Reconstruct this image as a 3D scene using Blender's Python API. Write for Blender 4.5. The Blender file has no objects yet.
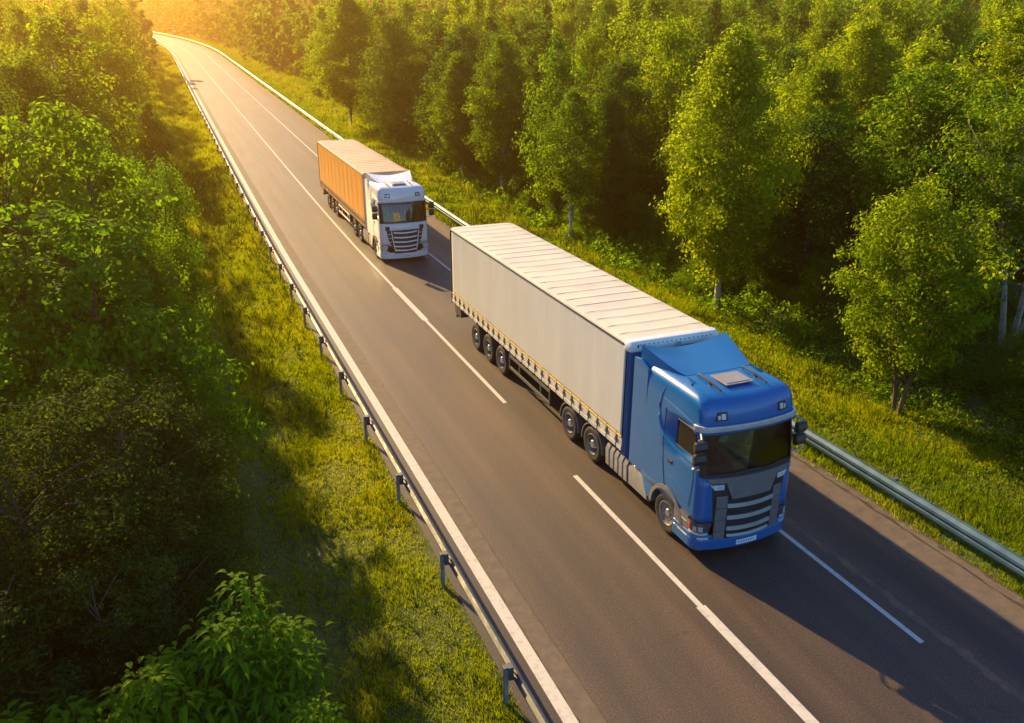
import bpy, math, random
import numpy as np
from math import sin, cos, pi, radians, sqrt
random.seed(7)
rng = np.random.default_rng(11)
scene = bpy.context.scene
COL = scene.collection

# ------------------------------------------------------------------ camera
CAM = (-10.874, -16.178, 10.949)
YAW, PITCH, ROLL, FPX = .388, -.378, .002, 827.2
cam_d = bpy.data.cameras.new('camera'); cam = bpy.data.objects.new('camera', cam_d); COL.objects.link(cam)
cam_d.sensor_width = 36; cam_d.lens = FPX / 1024 * 36; cam_d.clip_end = 5000; cam_d.clip_start = .1
cam.location = CAM
cam.rotation_mode = 'XYZ'; cam.rotation_euler = (pi / 2 + PITCH, ROLL, -YAW)
from mathutils import Matrix, Vector
fwd = Vector((sin(YAW) * cos(PITCH), cos(YAW) * cos(PITCH), sin(PITCH)))
rt = Vector((cos(YAW), -sin(YAW), 0)); up = rt.cross(fwd)
rt2 = rt * cos(ROLL) + up * sin(ROLL); up2 = -rt * sin(ROLL) + up * cos(ROLL)
cam.matrix_world = Matrix.Translation(CAM) @ Matrix((rt2, up2, -fwd)).transposed().to_4x4()
scene.camera = cam

# ------------------------------------------------------------------ light
SUN_EL, SUN_AZ = radians(26), radians(-15.5)      # azimuth measured from +Y, negative to the left
w = bpy.data.worlds.new('World'); scene.world = w; w.use_nodes = True
nt = w.node_tree; bg = nt.nodes['Background']
sky = nt.nodes.new('ShaderNodeTexSky'); sky.sky_type = 'NISHITA'; sky.sun_disc = False
sky.sun_elevation = SUN_EL; sky.sun_rotation = SUN_AZ; sky.air_density = 1.0; sky.dust_density = .6; sky.ozone_density = 3.5
tint = nt.nodes.new('ShaderNodeMix'); tint.data_type = 'RGBA'; tint.blend_type = 'MULTIPLY'; tint.inputs[0].default_value = 1; tint.inputs[7].default_value = (.72, 1, 1.18, 1)
nt.links.new(sky.outputs[0], tint.inputs[6]); nt.links.new(tint.outputs[2], bg.inputs[0]); bg.inputs[1].default_value = .085
sd = bpy.data.lights.new('sun', 'SUN'); sd.energy = 5.0; sd.angle = radians(.6); sd.color = (1, .68, .27)
so = bpy.data.objects.new('sun', sd); COL.objects.link(so)
sdir = Vector((sin(SUN_AZ) * cos(SUN_EL), cos(SUN_AZ) * cos(SUN_EL), sin(SUN_EL)))
so.rotation_euler = sdir.to_track_quat('Z', 'Y').to_euler(); so.location = (0, 30, 40)
scene.view_settings.view_transform = 'Standard'; scene.view_settings.look = 'None'
scene.view_settings.exposure = 1.42; scene.view_settings.gamma = 1
scene.render.engine = 'CYCLES'
scene.cycles.max_bounces = 6; scene.cycles.transparent_max_bounces = 8
scene.cycles.diffuse_bounces = 3; scene.cycles.transmission_bounces = 4; scene.cycles.volume_bounces = 0

# ------------------------------------------------------------------ object helpers
def tag(o, label=None, cat=None, group=None, kind=None):
    if label: o['label'] = label
    if cat: o['category'] = cat
    if group: o['group'] = group
    if kind: o['kind'] = kind
    return o

def empty(name, loc=(0, 0, 0), rz=0):
    o = bpy.data.objects.new(name, None); COL.objects.link(o); o.location = loc; o.rotation_euler = (0, 0, rz)
    o.empty_display_size = .3
    return o

class MB:
    def __init__(s): s.v = []; s.f = []; s.m = []
    def add(s, vs, fs, m=0):
        b = len(s.v); s.v += [tuple(v) for v in vs]
        for f in fs: s.f.append(tuple(b + i for i in f)); s.m.append(m)
        return s
    def box(s, x0, x1, y0, y1, z0, z1, m=0):
        return s.add([(x0, y0, z0), (x1, y0, z0), (x1, y1, z0), (x0, y1, z0), (x0, y0, z1), (x1, y0, z1), (x1, y1, z1), (x0, y1, z1)],
                     [(0, 3, 2, 1), (4, 5, 6, 7), (0, 1, 5, 4), (1, 2, 6, 5), (2, 3, 7, 6), (3, 0, 4, 7)], m)
    def loft(s, rings, closed=True, cap=True, m=0):
        n = len(rings[0]); vs = [p for r in rings for p in r]; fs = []
        for i in range(len(rings) - 1):
            for j in range(n if closed else n - 1):
                k = (j + 1) % n; fs.append((i * n + j, i * n + k, (i + 1) * n + k, (i + 1) * n + j))
        if cap:
            fs.append(tuple(reversed(range(n)))); fs.append(tuple(range((len(rings) - 1) * n, len(rings) * n)))
        return s.add(vs, fs, m)
    def tube(s, pts, r, n=8, m=0, cap=True):
        pts = [Vector(p) for p in pts]; rings = []
        rs = r if isinstance(r, (list, tuple)) else [r] * len(pts)
        ref = Vector((0, 0, 1))
        for i, p in enumerate(pts):
            d = (pts[min(i + 1, len(pts) - 1)] - pts[max(i - 1, 0)]).normalized()
            a = d.cross(ref)
            if a.length < .05: a = d.cross(Vector((1, 0, 0)))
            a.normalize(); b = a.cross(d)
            rings.append([p + (a * cos(t) + b * sin(t)) * rs[i] for t in [2 * pi * k / n for k in range(n)]])
        return s.loft(rings, True, cap, m)
    def revolve_x(s, prof, cx, cy, cz, n=28, m=0):     # prof: list of (x offset, radius)
        rings = [[(cx + a, cy + r * cos(t), cz + r * sin(t)) for t in [2 * pi * k / n for k in range(n)]] for a, r in prof]
        return s.loft(rings, True, False, m)
    def prism_x(s, poly, x0, x1, m=0):                 # poly of (y, z)
        return s.loft([[(x0, y, z) for y, z in poly], [(x1, y, z) for y, z in poly]], True, True, m)
    def build(s, name, mats, parent=None, smooth=False, bevel=0, fix=True):
        me = bpy.data.meshes.new(name); me.from_pydata(s.v, [], s.f)
        if not isinstance(mats, (list, tuple)): mats = [mats]
        for q in mats: me.materials.append(q)
        me.polygons.foreach_set('material_index', s.m)
        if fix:
            import bmesh
            bm = bmesh.new(); bm.from_mesh(me); bmesh.ops.recalc_face_normals(bm, faces=bm.faces); bm.to_mesh(me); bm.free()
        if smooth:
            me.polygons.foreach_set('use_smooth', [True] * len(me.polygons))
            me.set_sharp_from_angle(angle=radians(38))
        o = bpy.data.objects.new(name, me); COL.objects.link(o)
        if parent: o.parent = parent
        if bevel:
            b = o.modifiers.new('bevel', 'BEVEL'); b.width = bevel; b.segments = 2; b.limit_method = 'ANGLE'; b.angle_limit = radians(50)
        return o

def np_mesh(name, V, F, mat, tint=None, parent=None, smooth=False):
    """V (n,3), F (m,k) faces with k corners"""
    me = bpy.data.meshes.new(name); k = F.shape[1]
    me.vertices.add(len(V)); me.vertices.foreach_set('co', V.astype(np.float32).ravel())
    me.loops.add(F.size); me.loops.foreach_set('vertex_index', F.astype(np.int32).ravel())
    me.polygons.add(len(F)); me.polygons.foreach_set('loop_start', np.arange(0, F.size, k, dtype=np.int32))
    me.materials.append(mat)
    me.update(calc_edges=True)
    if smooth: me.polygons.foreach_set('use_smooth', [True] * len(F))
    if tint is not None:
        a = me.attributes.new('tint', 'FLOAT', 'FACE'); a.data.foreach_set('value', tint.astype(np.float32))
    if name is None: return me
    return me

def link(name, me, parent=None, loc=None):
    o = bpy.data.objects.new(name, me); COL.objects.link(o)
    if parent: o.parent = parent
    if loc is not None: o.location = loc
    return o

# ------------------------------------------------------------------ materials
def new_mat(name):
    m = bpy.data.materials.new(name); m.use_nodes = True
    return m, m.node_tree, m.node_tree.nodes['Principled BSDF']
def N(t, typ, **kw):
    n = t.nodes.new(typ)
    for k, v in kw.items(): setattr(n, k, v)
    return n
def ramp(t, src, stops):
    r = t.nodes.new('ShaderNodeValToRGB'); t.links.new(src, r.inputs[0])
    while len(r.color_ramp.elements) < len(stops): r.color_ramp.elements.new(.5)
    for e, (p, c) in zip(r.color_ramp.elements, stops): e.position = p; e.color = (*c, 1) if len(c) == 3 else c
    return r
def noise(t, scale, detail=4, rough=.6, coord=None, stretch=None, dim=None):
    n = t.nodes.new('ShaderNodeTexNoise'); n.inputs['Scale'].default_value = scale; n.inputs['Detail'].default_value = detail
    n.inputs['Roughness'].default_value = rough
    tc = t.nodes.new('ShaderNodeTexCoord'); src = tc.outputs[coord or 'Object']
    if stretch:
        mp = t.nodes.new('ShaderNodeMapping'); mp.inputs['Scale'].default_value = stretch; t.links.new(src, mp.inputs[0]); src = mp.outputs[0]
    t.links.new(src, n.inputs['Vector'])
    return n
def bump(t, p, src, strength=.3, dist=.02):
    b = t.nodes.new('ShaderNodeBump'); b.inputs['Strength'].default_value = strength; b.inputs['Distance'].default_value = dist
    t.links.new(src, b.inputs['Height']); t.links.new(b.outputs[0], p.inputs['Normal'])

def simple(name, col, rough=.5, metal=0, coat=0, var=.15, nscale=3, dirt=None):
    m, t, p = new_mat(name)
    n = noise(t, nscale, 6, .65)
    c2 = tuple(c * (1 - var) for c in col); c1 = tuple(min(1, c * (1 + var * .5)) for c in col)
    r = ramp(t, n.outputs['Fac'], [(.35, c2), (.65, c1)])
    t.links.new(r.outputs[0], p.inputs['Base Color'])
    rr = ramp(t, n.outputs['Fac'], [(.3, (rough * .8,) * 3), (.7, (min(1, rough * 1.25),) * 3)])
    t.links.new(rr.outputs[0], p.inputs['Roughness'])
    p.inputs['Metallic'].default_value = metal; p.inputs['Coat Weight'].default_value = coat; p.inputs['Coat Roughness'].default_value = .08
    return m

M = {}
M['blue'] = simple('blue_paint', (.001, .115, .37), .3, .05, .3, .05, .8)
M['blue_wall'] = simple('blue_wall_paint', (.002, .095, .27), .4, 0, .2, .06, 1)
M['white_paint'] = simple('white_paint', (.72, .73, .74), .3, 0, .5, .1, 1.5)
M['roof_tarp'] = simple('cream_roof_tarpaulin', (.55, .515, .465), .6, 0, 0, .1, .8)
M['cap_white'] = simple('white_cap', (.72, .74, .76), .4, 0, .2, .08, 3)
M['orange'] = simple('orange_tarpaulin', (.74, .32, .02), .5, 0, 0, .12, 1.0)
M['brown_roof'] = simple('brown_roof_tarpaulin', (.50, .37, .25), .6, 0, 0, .12, .7)
M['brown_board'] = simple('brown_side_board', (.34, .17, .07), .6, 0, 0, .3, 3)
M['black'] = simple('black_plastic', (.016, .018, .02), .45, 0, 0, .3, 5)
M['rubber'] = simple('tyre_rubber', (.022, .022, .024), .75, 0, 0, .35, 6)
M['rim'] = simple('steel_rim', (.24, .25, .27), .4, .5, 0, .2, 8)
M['silver'] = simple('brushed_silver', (.55, .56, .58), .38, .4, 0, .12, 6)
M['grey_trim'] = simple('grey_trim_paint', (.17, .17, .185), .45, .3, .1, .1, 4)
M['grey_bar'] = simple('light_grey_bar', (.33, .33, .34), .4, .5, .1, .1, 4)
M['chassis'] = simple('chassis_paint', (.035, .037, .042), .6, .2, 0, .3, 5)
M['guard'] = simple('mudguard_plastic', (.07, .075, .085), .55, 0, 0, .2, 4)
M['board'] = simple('pale_side_board', (.55, .54, .51), .5, 0, 0, .2, 3)
M['strap'] = simple('dark_strap', (.06, .06, .065), .6, 0, 0, .2, 6)
M['yellow'] = simple('yellow_piping', (.75, .52, .06), .5, 0, 0, .1, 3)
M['plate'] = simple('plate_white', (.75, .75, .75), .4, 0, 0, .05, 5)
M['text'] = simple('text_dark', (.03, .03, .035), .5, 0, 0, .05, 5)
M['seat'] = simple('seat_fabric', (.25, .25, .25), .8, 0, 0, .2, 8)
M['paper'] = simple('teal_card', (.05, .38, .42), .6, 0, 0, .1, 8)
M['red'] = simple('red_lens', (.5, .03, .02), .25, 0, .5, .1, 8)
M['cap_seam'] = simple('roof_welt', (.50, .46, .41), .6, 0, 0, .1, 3)
M['hatch'] = simple('grey_hatch', (.23, .22, .24), .35, 0, .2, .1, 3)
M['lens'] = simple('lamp_lens', (.62, .66, .70), .15, .2, 1, .25, 14)
M['lens_dark'] = simple('dark_lamp_glass', (.06, .07, .08), .1, 0, 1, .4, 20)
M['interior'] = simple('cab_interior', (.05, .048, .045), .8, 0, 0, .3, 4)
M['curtain_in'] = simple('brown_cab_curtain', (.30, .12, .06), .8, 0, 0, .3, 4)
def glass():
    m, t, p = new_mat('cab_glass')
    tr = N(t, 'ShaderNodeBsdfTransparent'); tr.inputs[0].default_value = (.62, .72, .70, 1)
    gl = N(t, 'ShaderNodeBsdfGlossy'); gl.inputs['Roughness'].default_value = .04; gl.inputs['Color'].default_value = (.9, .95, .95, 1)
    fr = N(t, 'ShaderNodeFresnel'); fr.inputs[0].default_value = 1.55
    mx = N(t, 'ShaderNodeMixShader'); t.links.new(fr.outputs[0], mx.inputs[0]); t.links.new(tr.outputs[0], mx.inputs[1]); t.links.new(gl.outputs[0], mx.inputs[2])
    t.links.new(mx.outputs[0], t.nodes['Material Output'].inputs[0])
    return m
M['glass'] = glass()

def asphalt():
    m, t, p = new_mat('worn_asphalt')
    fine = noise(t, 26, 4, .75); med = noise(t, 1.3, 6, .65, stretch=(1, .12, 1)); big = noise(t, .22, 5, .6, stretch=(1, .35, 1))
    lanes = noise(t, .9, 2, .5, stretch=(1, .01, 1))
    r1 = ramp(t, fine.outputs[0], [(.33, (.024, .018, .016)), (.58, (.074, .054, .044)), (.74, (.17, .145, .13))])
    r2 = ramp(t, med.outputs[0], [(.3, (.70, .68, .66)), (.7, (1.18, 1.15, 1.1))])
    r3 = ramp(t, big.outputs[0], [(.35, (.80, .84, .90)), (.65, (1.16, 1.06, .98))])
    r4 = ramp(t, lanes.outputs[0], [(.40, (.66, .67, .70)), (.60, (1.18, 1.1, 1.03))])
    last = r1.outputs[0]
    for r in (r2, r3, r4):
        mx = N(t, 'ShaderNodeMix', data_type='RGBA', blend_type='MULTIPLY'); mx.inputs[0].default_value = 1
        t.links.new(last, mx.inputs[6]); t.links.new(r.outputs[0], mx.inputs[7]); last = mx.outputs[2]
    vo = N(t, 'ShaderNodeTexVoronoi', feature='DISTANCE_TO_EDGE'); vo.inputs['Scale'].default_value = .32; tc = N(t, 'ShaderNodeTexCoord')
    wn = noise(t, 1.6, 5, .7); va = N(t, 'ShaderNodeVectorMath', operation='MULTIPLY_ADD'); t.links.new(wn.outputs['Color'], va.inputs[0]); va.inputs[1].default_value = (1.2, 1.2, 0); t.links.new(tc.outputs['Object'], va.inputs[2])
    t.links.new(va.outputs[0], vo.inputs['Vector'])
    cr = ramp(t, vo.outputs[0], [(.0, (.45, .43, .42)), (.006, (1, 1, 1))]); mk = noise(t, .11, 2, .5); mkr = ramp(t, mk.outputs[0], [(.52, (0, 0, 0)), (.6, (1, 1, 1))])
    mx = N(t, 'ShaderNodeMix', data_type='RGBA', blend_type='MULTIPLY'); t.links.new(mkr.outputs[0], mx.inputs[0]); t.links.new(last, mx.inputs[6]); t.links.new(cr.outputs[0], mx.inputs[7]); last = mx.outputs[2]
    t.links.new(last, p.inputs['Base Color'])
    rr = ramp(t, med.outputs[0], [(.3, (.56,) * 3), (.7, (.72,) * 3)]); t.links.new(rr.outputs[0], p.inputs['Roughness'])
    bump(t, p, fine.outputs[0], .35, .006)
    return m
M['asphalt'] = asphalt()
def worn(name, col, col2, scale, thr=(.35, .6), rough=.7, st=None):
    m, t, p = new_mat(name); n = noise(t, scale, 8, .75, stretch=st)
    r = ramp(t, n.outputs[0], [(thr[0], col2), (thr[1], col)]); t.links.new(r.outputs[0], p.inputs['Base Color'])
    p.inputs['Roughness'].default_value = rough; bump(t, p, n.outputs[0], .3, .01)
    return m
M['curtain'] = worn('grey_tarpaulin', (.52, .54, .56), (.46, .475, .485), 1.1, (.35, .65), .5, (1, 1.4, .22))
M['line'] = worn('road_paint', (.47, .46, .45), (.30, .28, .27), 7, (.30, .50))
M['dirt_edge'] = worn('sandy_road_edge', (.125, .095, .075), (.072, .057, .048), 3, (.35, .65), .85)
M['tank'] = simple('tank_metal', (.30, .31, .33), .42, .35, 0, .2, 5)
M['tar'] = worn('tar_seam', (.022, .02, .02), (.05, .045, .042), 5)
M['seam'] = worn('rusty_seam', (.17, .095, .06), (.075, .062, .055), 2.2, (.4, .6), .85)
M['galv'] = simple('galvanised_steel', (.095, .105, .115), .6, .15, 0, .35, 3)
M['galv_sky'] = simple('sky_tinted_steel', (.05, .12, .19), .5, .2, 0, .25, 2)  # galvanised steel with the blue of reflected sky put into its base colour
M['galv_dark'] = simple('weathered_steel', (.20, .225, .25), .6, .15, 0, .3, 3)

def leafmat(name, dark, lite, trans, gloss=.05, tw=.44):
    m, t, p = new_mat(name)
    at = N(t, 'ShaderNodeAttribute'); at.attribute_name = 'tint'
    oi = N(t, 'ShaderNodeObjectInfo')
    ad = N(t, 'ShaderNodeMath', operation='MULTIPLY_ADD'); t.links.new(oi.outputs['Random'], ad.inputs[0]); ad.inputs[1].default_value = .6
    sc = N(t, 'ShaderNodeMath', operation='MULTIPLY'); t.links.new(at.outputs['Fac'], sc.inputs[0]); sc.inputs[1].default_value = .6
    t.links.new(sc.outputs[0], ad.inputs[2])
    r = ramp(t, ad.outputs[0], [(.1, dark), (.9, lite)])
    t.links.new(r.outputs[0], p.inputs['Base Color']); p.inputs['Roughness'].default_value = .8
    p.inputs['Specular IOR Level'].default_value = gloss
    tl = N(t, 'ShaderNodeBsdfTranslucent')
    mc = N(t, 'ShaderNodeMix', data_type='RGBA', blend_type='MULTIPLY'); mc.inputs[0].default_value = 1
    t.links.new(r.outputs[0], mc.inputs[6]); mc.inputs[7].default_value = (*trans, 1); t.links.new(mc.outputs[2], tl.inputs[0])
    mx = N(t, 'ShaderNodeMixShader'); mx.inputs[0].default_value = tw
    t.links.new(p.outputs[0], mx.inputs[1]); t.links.new(tl.outputs[0], mx.inputs[2])
    t.links.new(mx.outputs[0], t.nodes['Material Output'].inputs[0])
    return m
TR = (3.2, 3.4, .3)
M['leaf_birch'] = leafmat('birch_leaves', (.034, .088, .004), (.178, .205, .003), TR)
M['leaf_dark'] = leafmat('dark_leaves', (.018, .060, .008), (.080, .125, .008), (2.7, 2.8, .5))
M['leaf_bright'] = leafmat('bright_leaves', (.04, .105, .008), (.11, .17, .008), TR)
M['leaf_big'] = leafmat('broad_shrub_leaves', (.045, .13, .006), (.15, .21, .006), (2.6, 2.7, .4), .06)
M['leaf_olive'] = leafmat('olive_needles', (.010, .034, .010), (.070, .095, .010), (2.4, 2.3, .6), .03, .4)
M['grass'] = leafmat('grass_blades', (.060, .135, .004), (.225, .232, .003), (2.45, 2.45, .3), .05, .45)
M['bark_birch'] = worn('birch_bark', (.46, .40, .33), (.06, .05, .045), 3.5, (.36, .5), .8, (1, 1, .8))
M['bark'] = worn('brown_bark', (.14, .09, .06), (.06, .042, .03), 6, (.35, .65), .9, (1, 1, .3))

def groundmat():
    m, t, p = new_mat('grassy_soil')
    a = noise(t, .35, 6, .65); b = noise(t, 6, 5, .7)
    r = ramp(t, a.outputs[0], [(.3, (.030, .055, .012)), (.55, (.060, .085, .016)), (.72, (.085, .085, .026))])
    r2 = ramp(t, b.outputs[0], [(.3, (.6, .6, .6)), (.7, (1.25, 1.25, 1.2))])
    mx = N(t, 'ShaderNodeMix', data_type='RGBA', blend_type='MULTIPLY'); mx.inputs[0].default_value = 1
    t.links.new(r.outputs[0], mx.inputs[6]); t.links.new(r2.outputs[0], mx.inputs[7]); t.links.new(mx.outputs[2], p.inputs['Base Color'])
    p.inputs['Roughness'].default_value = .95; bump(t, p, b.outputs[0], .6, .05)
    return m
M['ground'] = groundmat()

# ------------------------------------------------------------------ terrain
def zr(y):
    d = np.maximum(0, np.asarray(y, float) - 25); return .034 * d * d / (d + 12)
def xoff(y):
    d = np.maximum(0, np.asarray(y, float) - 200); return -.00065 * d * d
def smooth(a, b, x):
    t = np.clip((x - a) / (b - a), 0, 1); return t * t * (3 - 2 * t)
def ground(x, y):
    """height of the ground at world x, y"""
    x = np.asarray(x, float); y = np.asarray(y, float)
    u = x - xoff(y)
    z = zr(np.minimum(y, 420)) - .05
    left = -.06 - .28 * smooth(-6.5, -9.0, u) - .12 * smooth(-10.8, -9.6, u) * smooth(-8.4, -9.4, u) + .15 * smooth(-11, -14, u)
    z = z + np.where(u < -6.4, left, 0)
    right = .12 * smooth(4.3, 7, u) + np.maximum(0, u - 10) * .035 * smooth(10, 40, u)
    z = z + np.where(u > 4.2, right, 0)
    off = smooth(6.6, 9, np.abs(u + .8))
    z = z + off * (.10 * np.sin(x * .9 + y * .31) * np.sin(y * .5 - x * .2) + .04 * np.sin(x * 2.3 + 1) * np.sin(y * 1.7))
    far = np.hypot(x, y)
    z = z + smooth(160, 700, far) * 17 * smooth(7, 60, np.abs(u + 1))
    return z

def ground_mesh():
    xs = np.unique(np.concatenate([np.linspace(-900, -60, 30), np.linspace(-60, -14, 30), np.arange(-14, -6.2, .35), [-6.4, -6.2, 4.2, 4.4], np.arange(-5, 4, 3), np.arange(4.6, 14, .4), np.linspace(14, 60, 34), np.linspace(60, 900, 40)]))
    ys = np.unique(np.concatenate([np.linspace(-120, -22, 12), np.arange(-22, 60, .5), np.arange(60, 200, 2.5), np.linspace(200, 1000, 60)]))
    X, Y = np.meshgrid(xs, ys); X = X + xoff(np.minimum(Y, 420))
    Z = ground(X, Y); V = np.stack([X, Y, Z], -1).reshape(-1, 3)
    nx = len(xs); i, j = np.meshgrid(np.arange(len(ys) - 1), np.arange(nx - 1), indexing='ij'); a = (i * nx + j).ravel()
    F = np.stack([a, a + 1, a + nx + 1, a + nx], 1)
    return np_mesh('ground', V, F, M['ground'], smooth=True)
tag(link('ground', ground_mesh()), kind='structure')

def strip(name, x0, x1, ys, lift, mat, kind='structure', wob=0, seed=0, parent=None):
    ys = np.asarray(ys, float); r = np.random.default_rng(seed)
    w0 = r.normal(0, 1, len(ys)) * wob; w1 = r.normal(0, 1, len(ys)) * wob
    xa = x0 + xoff(ys) + w0; xb = x1 + xoff(ys) + w1; z = zr(ys) + lift
    V = np.concatenate([np.stack([xa, ys, z], 1), np.stack([xb, ys, z], 1)]); n = len(ys); a = np.arange(n - 1)
    F = np.stack([a, a + n, a + n + 1, a + 1], 1)
    o = link(name, np_mesh(name, V, F, mat), parent); tag(o, kind=kind); return o
YR = np.concatenate([np.arange(-60, 60, 2.), np.arange(60, 560, 4.)])
YN = np.concatenate([np.arange(-30, 60, .25), np.arange(60, 560, 4.)])
strip('road', -6.5, 4.45, YR, 0, M['asphalt'])
strip('road_edge_dirt', -5.67, -5.26, YN, .004, M['dirt_edge'], wob=.02, seed=1)
strip('road_edge_dirt', 3.35, 4.12, YN, .004, M['dirt_edge'], wob=.04, seed=2)
strip('road_verge_dirt', 4.16, 4.38, YN, .010, M['dirt_edge'], wob=.03, seed=5)
strip('tar_seam', 4.10, 4.15, YN, .008, M['tar'], wob=.012, seed=3)
strip('tar_seam', -5.26, -5.235, YN, .008, M['tar'], wob=.006, seed=9)
strip('patched_seam', 1.72, 1.92, np.arange(-30, 1, .2), .004, M['seam'], wob=.03, seed=4)
# painted lines
strip('edge_line', -5.95, -5.70, YR, .008, M['line'])
CX = -2.0
for i, (a, b, hw) in enumerate([(-30, -4.74, .11), (-4.74, 1.09, .065), (6.1, 14.9, .065), (14.9, 19.9, .12), (19.9, 400, .065)]):
    strip('centre_line', CX - hw, CX + hw, np.concatenate([np.arange(a, min(b, 60), 1.), np.arange(60, b, 5.), [b]]), .008, M['line'])
strip('lane_line', 1.29, 1.41, [-7.27, -6, -5, -4, -3, -2, 0, 2, 4.5], .008, M['line'])
strip('lane_line', 1.29, 1.41, np.concatenate([np.arange(12.5, 60, 1.), np.arange(60, 400, 5.)]), .008, M['line'])

# ------------------------------------------------------------------ guardrails
def guardrail(name, label, x, side, y0, y1, ztop, step, y_post0, hs, mat):
    """side = +1: posts stand on +x side of the beam"""
    root = empty(name, (x, 0, 0)); tag(root, label, 'guardrail', 'steel guardrails along the road')
    # W-beam profile (offset across, height), facing the road
    h = [0, .035, .075, .125, .155, .185, .235, .275, .31]; d = [.0, -.01, -.075, -.078, -.012, -.078, -.075, -.01, 0]
    prof = [(side * dd * hs, (hh - .31) * hs) for hh, dd in zip(h, d)]
    back = [(a + side * .006, b) for a, b in reversed(prof)]
    poly = prof + back
    ys = np.concatenate([np.arange(y0, min(60, y1), 3.), np.arange(60, y1, 6.)])
    m = MB(); rings = []
    for y in ys:
        z = float(zr(y)) + ztop; rings.append([(float(xoff(y)) + a, y, z + b) for a, b in poly])
    m.loft(rings, True, True); m.build('rail', M[mat], root, smooth=True)
    k = 0; y = y_post0
    pm = MB()
    # C-section post with spacer block and cap, modelled once
    s = side
    pm.box(s * .10, s * .112, -.04, .04, -.55, ztop - .04); pm.box(s * .10, s * .17, -.046, -.038, -.55, ztop - .04); pm.box(s * .10, s * .17, .038, .046, -.55, ztop - .04)
    post = pm.build('post', M['galv_dark'], root, bevel=.003)
    bmk = MB(); bmk.box(s * .010, s * .097, -.075, .075, ztop - .26, ztop + .012); bmk.box(s * .098, s * .185, -.055, .055, ztop - .035, ztop + .015)
    bmk.tube([(s * -.03, 0, ztop - .155), (s * .0, 0, ztop - .155)], .018, 6)
    blk = bmk.build('spacer_block', M['galv'], post, bevel=.006)
    post.location = (float(xoff(y)), y, float(zr(y)))
    y += step
    while y < min(y1, y_post0 + step * 90):
        p = post.copy(); COL.objects.link(p); p.parent = root; p.location = (float(xoff(y)), y, float(zr(y)))
        if y < 90:
            b = blk.copy(); COL.objects.link(b); b.parent = p
        y += step
guardrail('guardrail', 'grey steel guardrail on the left edge of the road beside the white edge line', -6.53, -1, -20, 500, .74, 3.62, -20.1, .9, 'galv')
guardrail('guardrail', 'sky-tinted steel guardrail on the right side of the road, behind both trucks', 4.78, 1, -20, 500, .62, 4.0, -19, 1.45, 'galv_sky')

# ------------------------------------------------------------------ trucks
def lerp(a, b, t): return a + (b - a) * t
# horizontal slices of the cab: z, front y at the corner, half width, corner radius, forward bulge
SL = [(.40, -3.36, 1.235, .24, .14), (.95, -3.36, 1.25, .24, .14), (1.5, -3.36, 1.25, .24, .14), (2.08, -3.33, 1.25, .23, .14), (2.45, -3.28, 1.245, .21, .13),
      (2.76, -3.23, 1.235, .19, .12), (3.05, -3.17, 1.225, .17, .11), (3.16, -3.20, 1.225, .19, .12), (3.42, -3.17, 1.215, .20, .12), (3.60, -3.12, 1.20, .21, .11),
      (3.70, -3.06, 1.16, .22, .10), (3.77, -2.94, 1.09, .22, .08), (3.82, -2.62, .99, .20, .05), (3.86, -2.1, .85, .18, 0)]
def slice_at(z):
    for a, b in zip(SL, SL[1:]):
        if z <= b[0]:
            t = max(0, (z - a[0]) / (b[0] - a[0])); return [lerp(p, q, t) for p, q in zip(a, b)]
    return list(SL[-1])
def outline(z, off=0):
    """polyline of the half outline from the front centre round the right corner to the rear; returns points and arclengths"""
    _, yf, wd, r, b = slice_at(z); pts = []
    xa = wd - r
    for i in range(13):
        x = xa * i / 12; pts.append((x, yf - b * (1 - (x / xa) ** 2)))
    # rounded corner
    for i in range(1, 9):
        t = i / 8 * pi / 2; pts.append((xa + r * sin(t), yf + r - r * cos(t)))
    pts.append((wd, -.9))
    n = []
    for i in range(len(pts)):
        p, q = pts[max(0, i - 1)], pts[min(len(pts) - 1, i + 1)]; dx, dy = q[0] - p[0], q[1] - p[1]; l = math.hypot(dx, dy); n.append((dy / l, -dx / l))
    pts = [(p[0] + off * k[0], p[1] + off * k[1]) for p, k in zip(pts, n)]
    s = [0]
    for p, q in zip(pts, pts[1:]): s.append(s[-1] + math.hypot(q[0] - p[0], q[1] - p[1]))
    return pts, s
def pos(s, z, off=0):
    pts, S = outline(z, off); a = abs(s); sg = 1 if s >= 0 else -1
    base, SB = outline(z, 0)
    for i in range(len(SB) - 1):
        if a <= SB[i + 1] or i == len(SB) - 2:
            t = (a - SB[i]) / (SB[i + 1] - SB[i]); return (sg * lerp(pts[i][0], pts[i + 1][0], t), lerp(pts[i][1], pts[i + 1][1], t), z)
def patch(m, sfun, z0, z1, o0, o1, ns=10, nz=3, mi=0):
    """closed slab hugging the cab skin; sfun(z) -> (s0, s1)"""
    A = []; B = []
    for j in range(nz + 1):
        z = lerp(z0, z1, j / nz); a, b = sfun(z)
        for i in range(ns + 1):
            s = lerp(a, b, i / ns); A.append(pos(s, z, o1)); B.append(pos(s, z, o0))
    n = ns + 1; L = len(A); fs = []
    for j in range(nz):
        for i in range(ns):
            q = j * n + i; fs.append((q, q + 1, q + n + 1, q + n)); fs.append((L + q, L + q + n, L + q + n + 1, L + q + 1))
    for i in range(ns):
        fs.append((i, L + i, L + i + 1, i + 1)); q = nz * n + i; fs.append((q, q + 1, L + q + 1, L + q))
    for j in range(nz):
        q = j * n; fs.append((q, q + n, L + q + n, L + q)); q = j * n + ns; fs.append((q, L + q, L + q + n, q + n))
    m.add(A + B, fs, mi); return m
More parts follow.
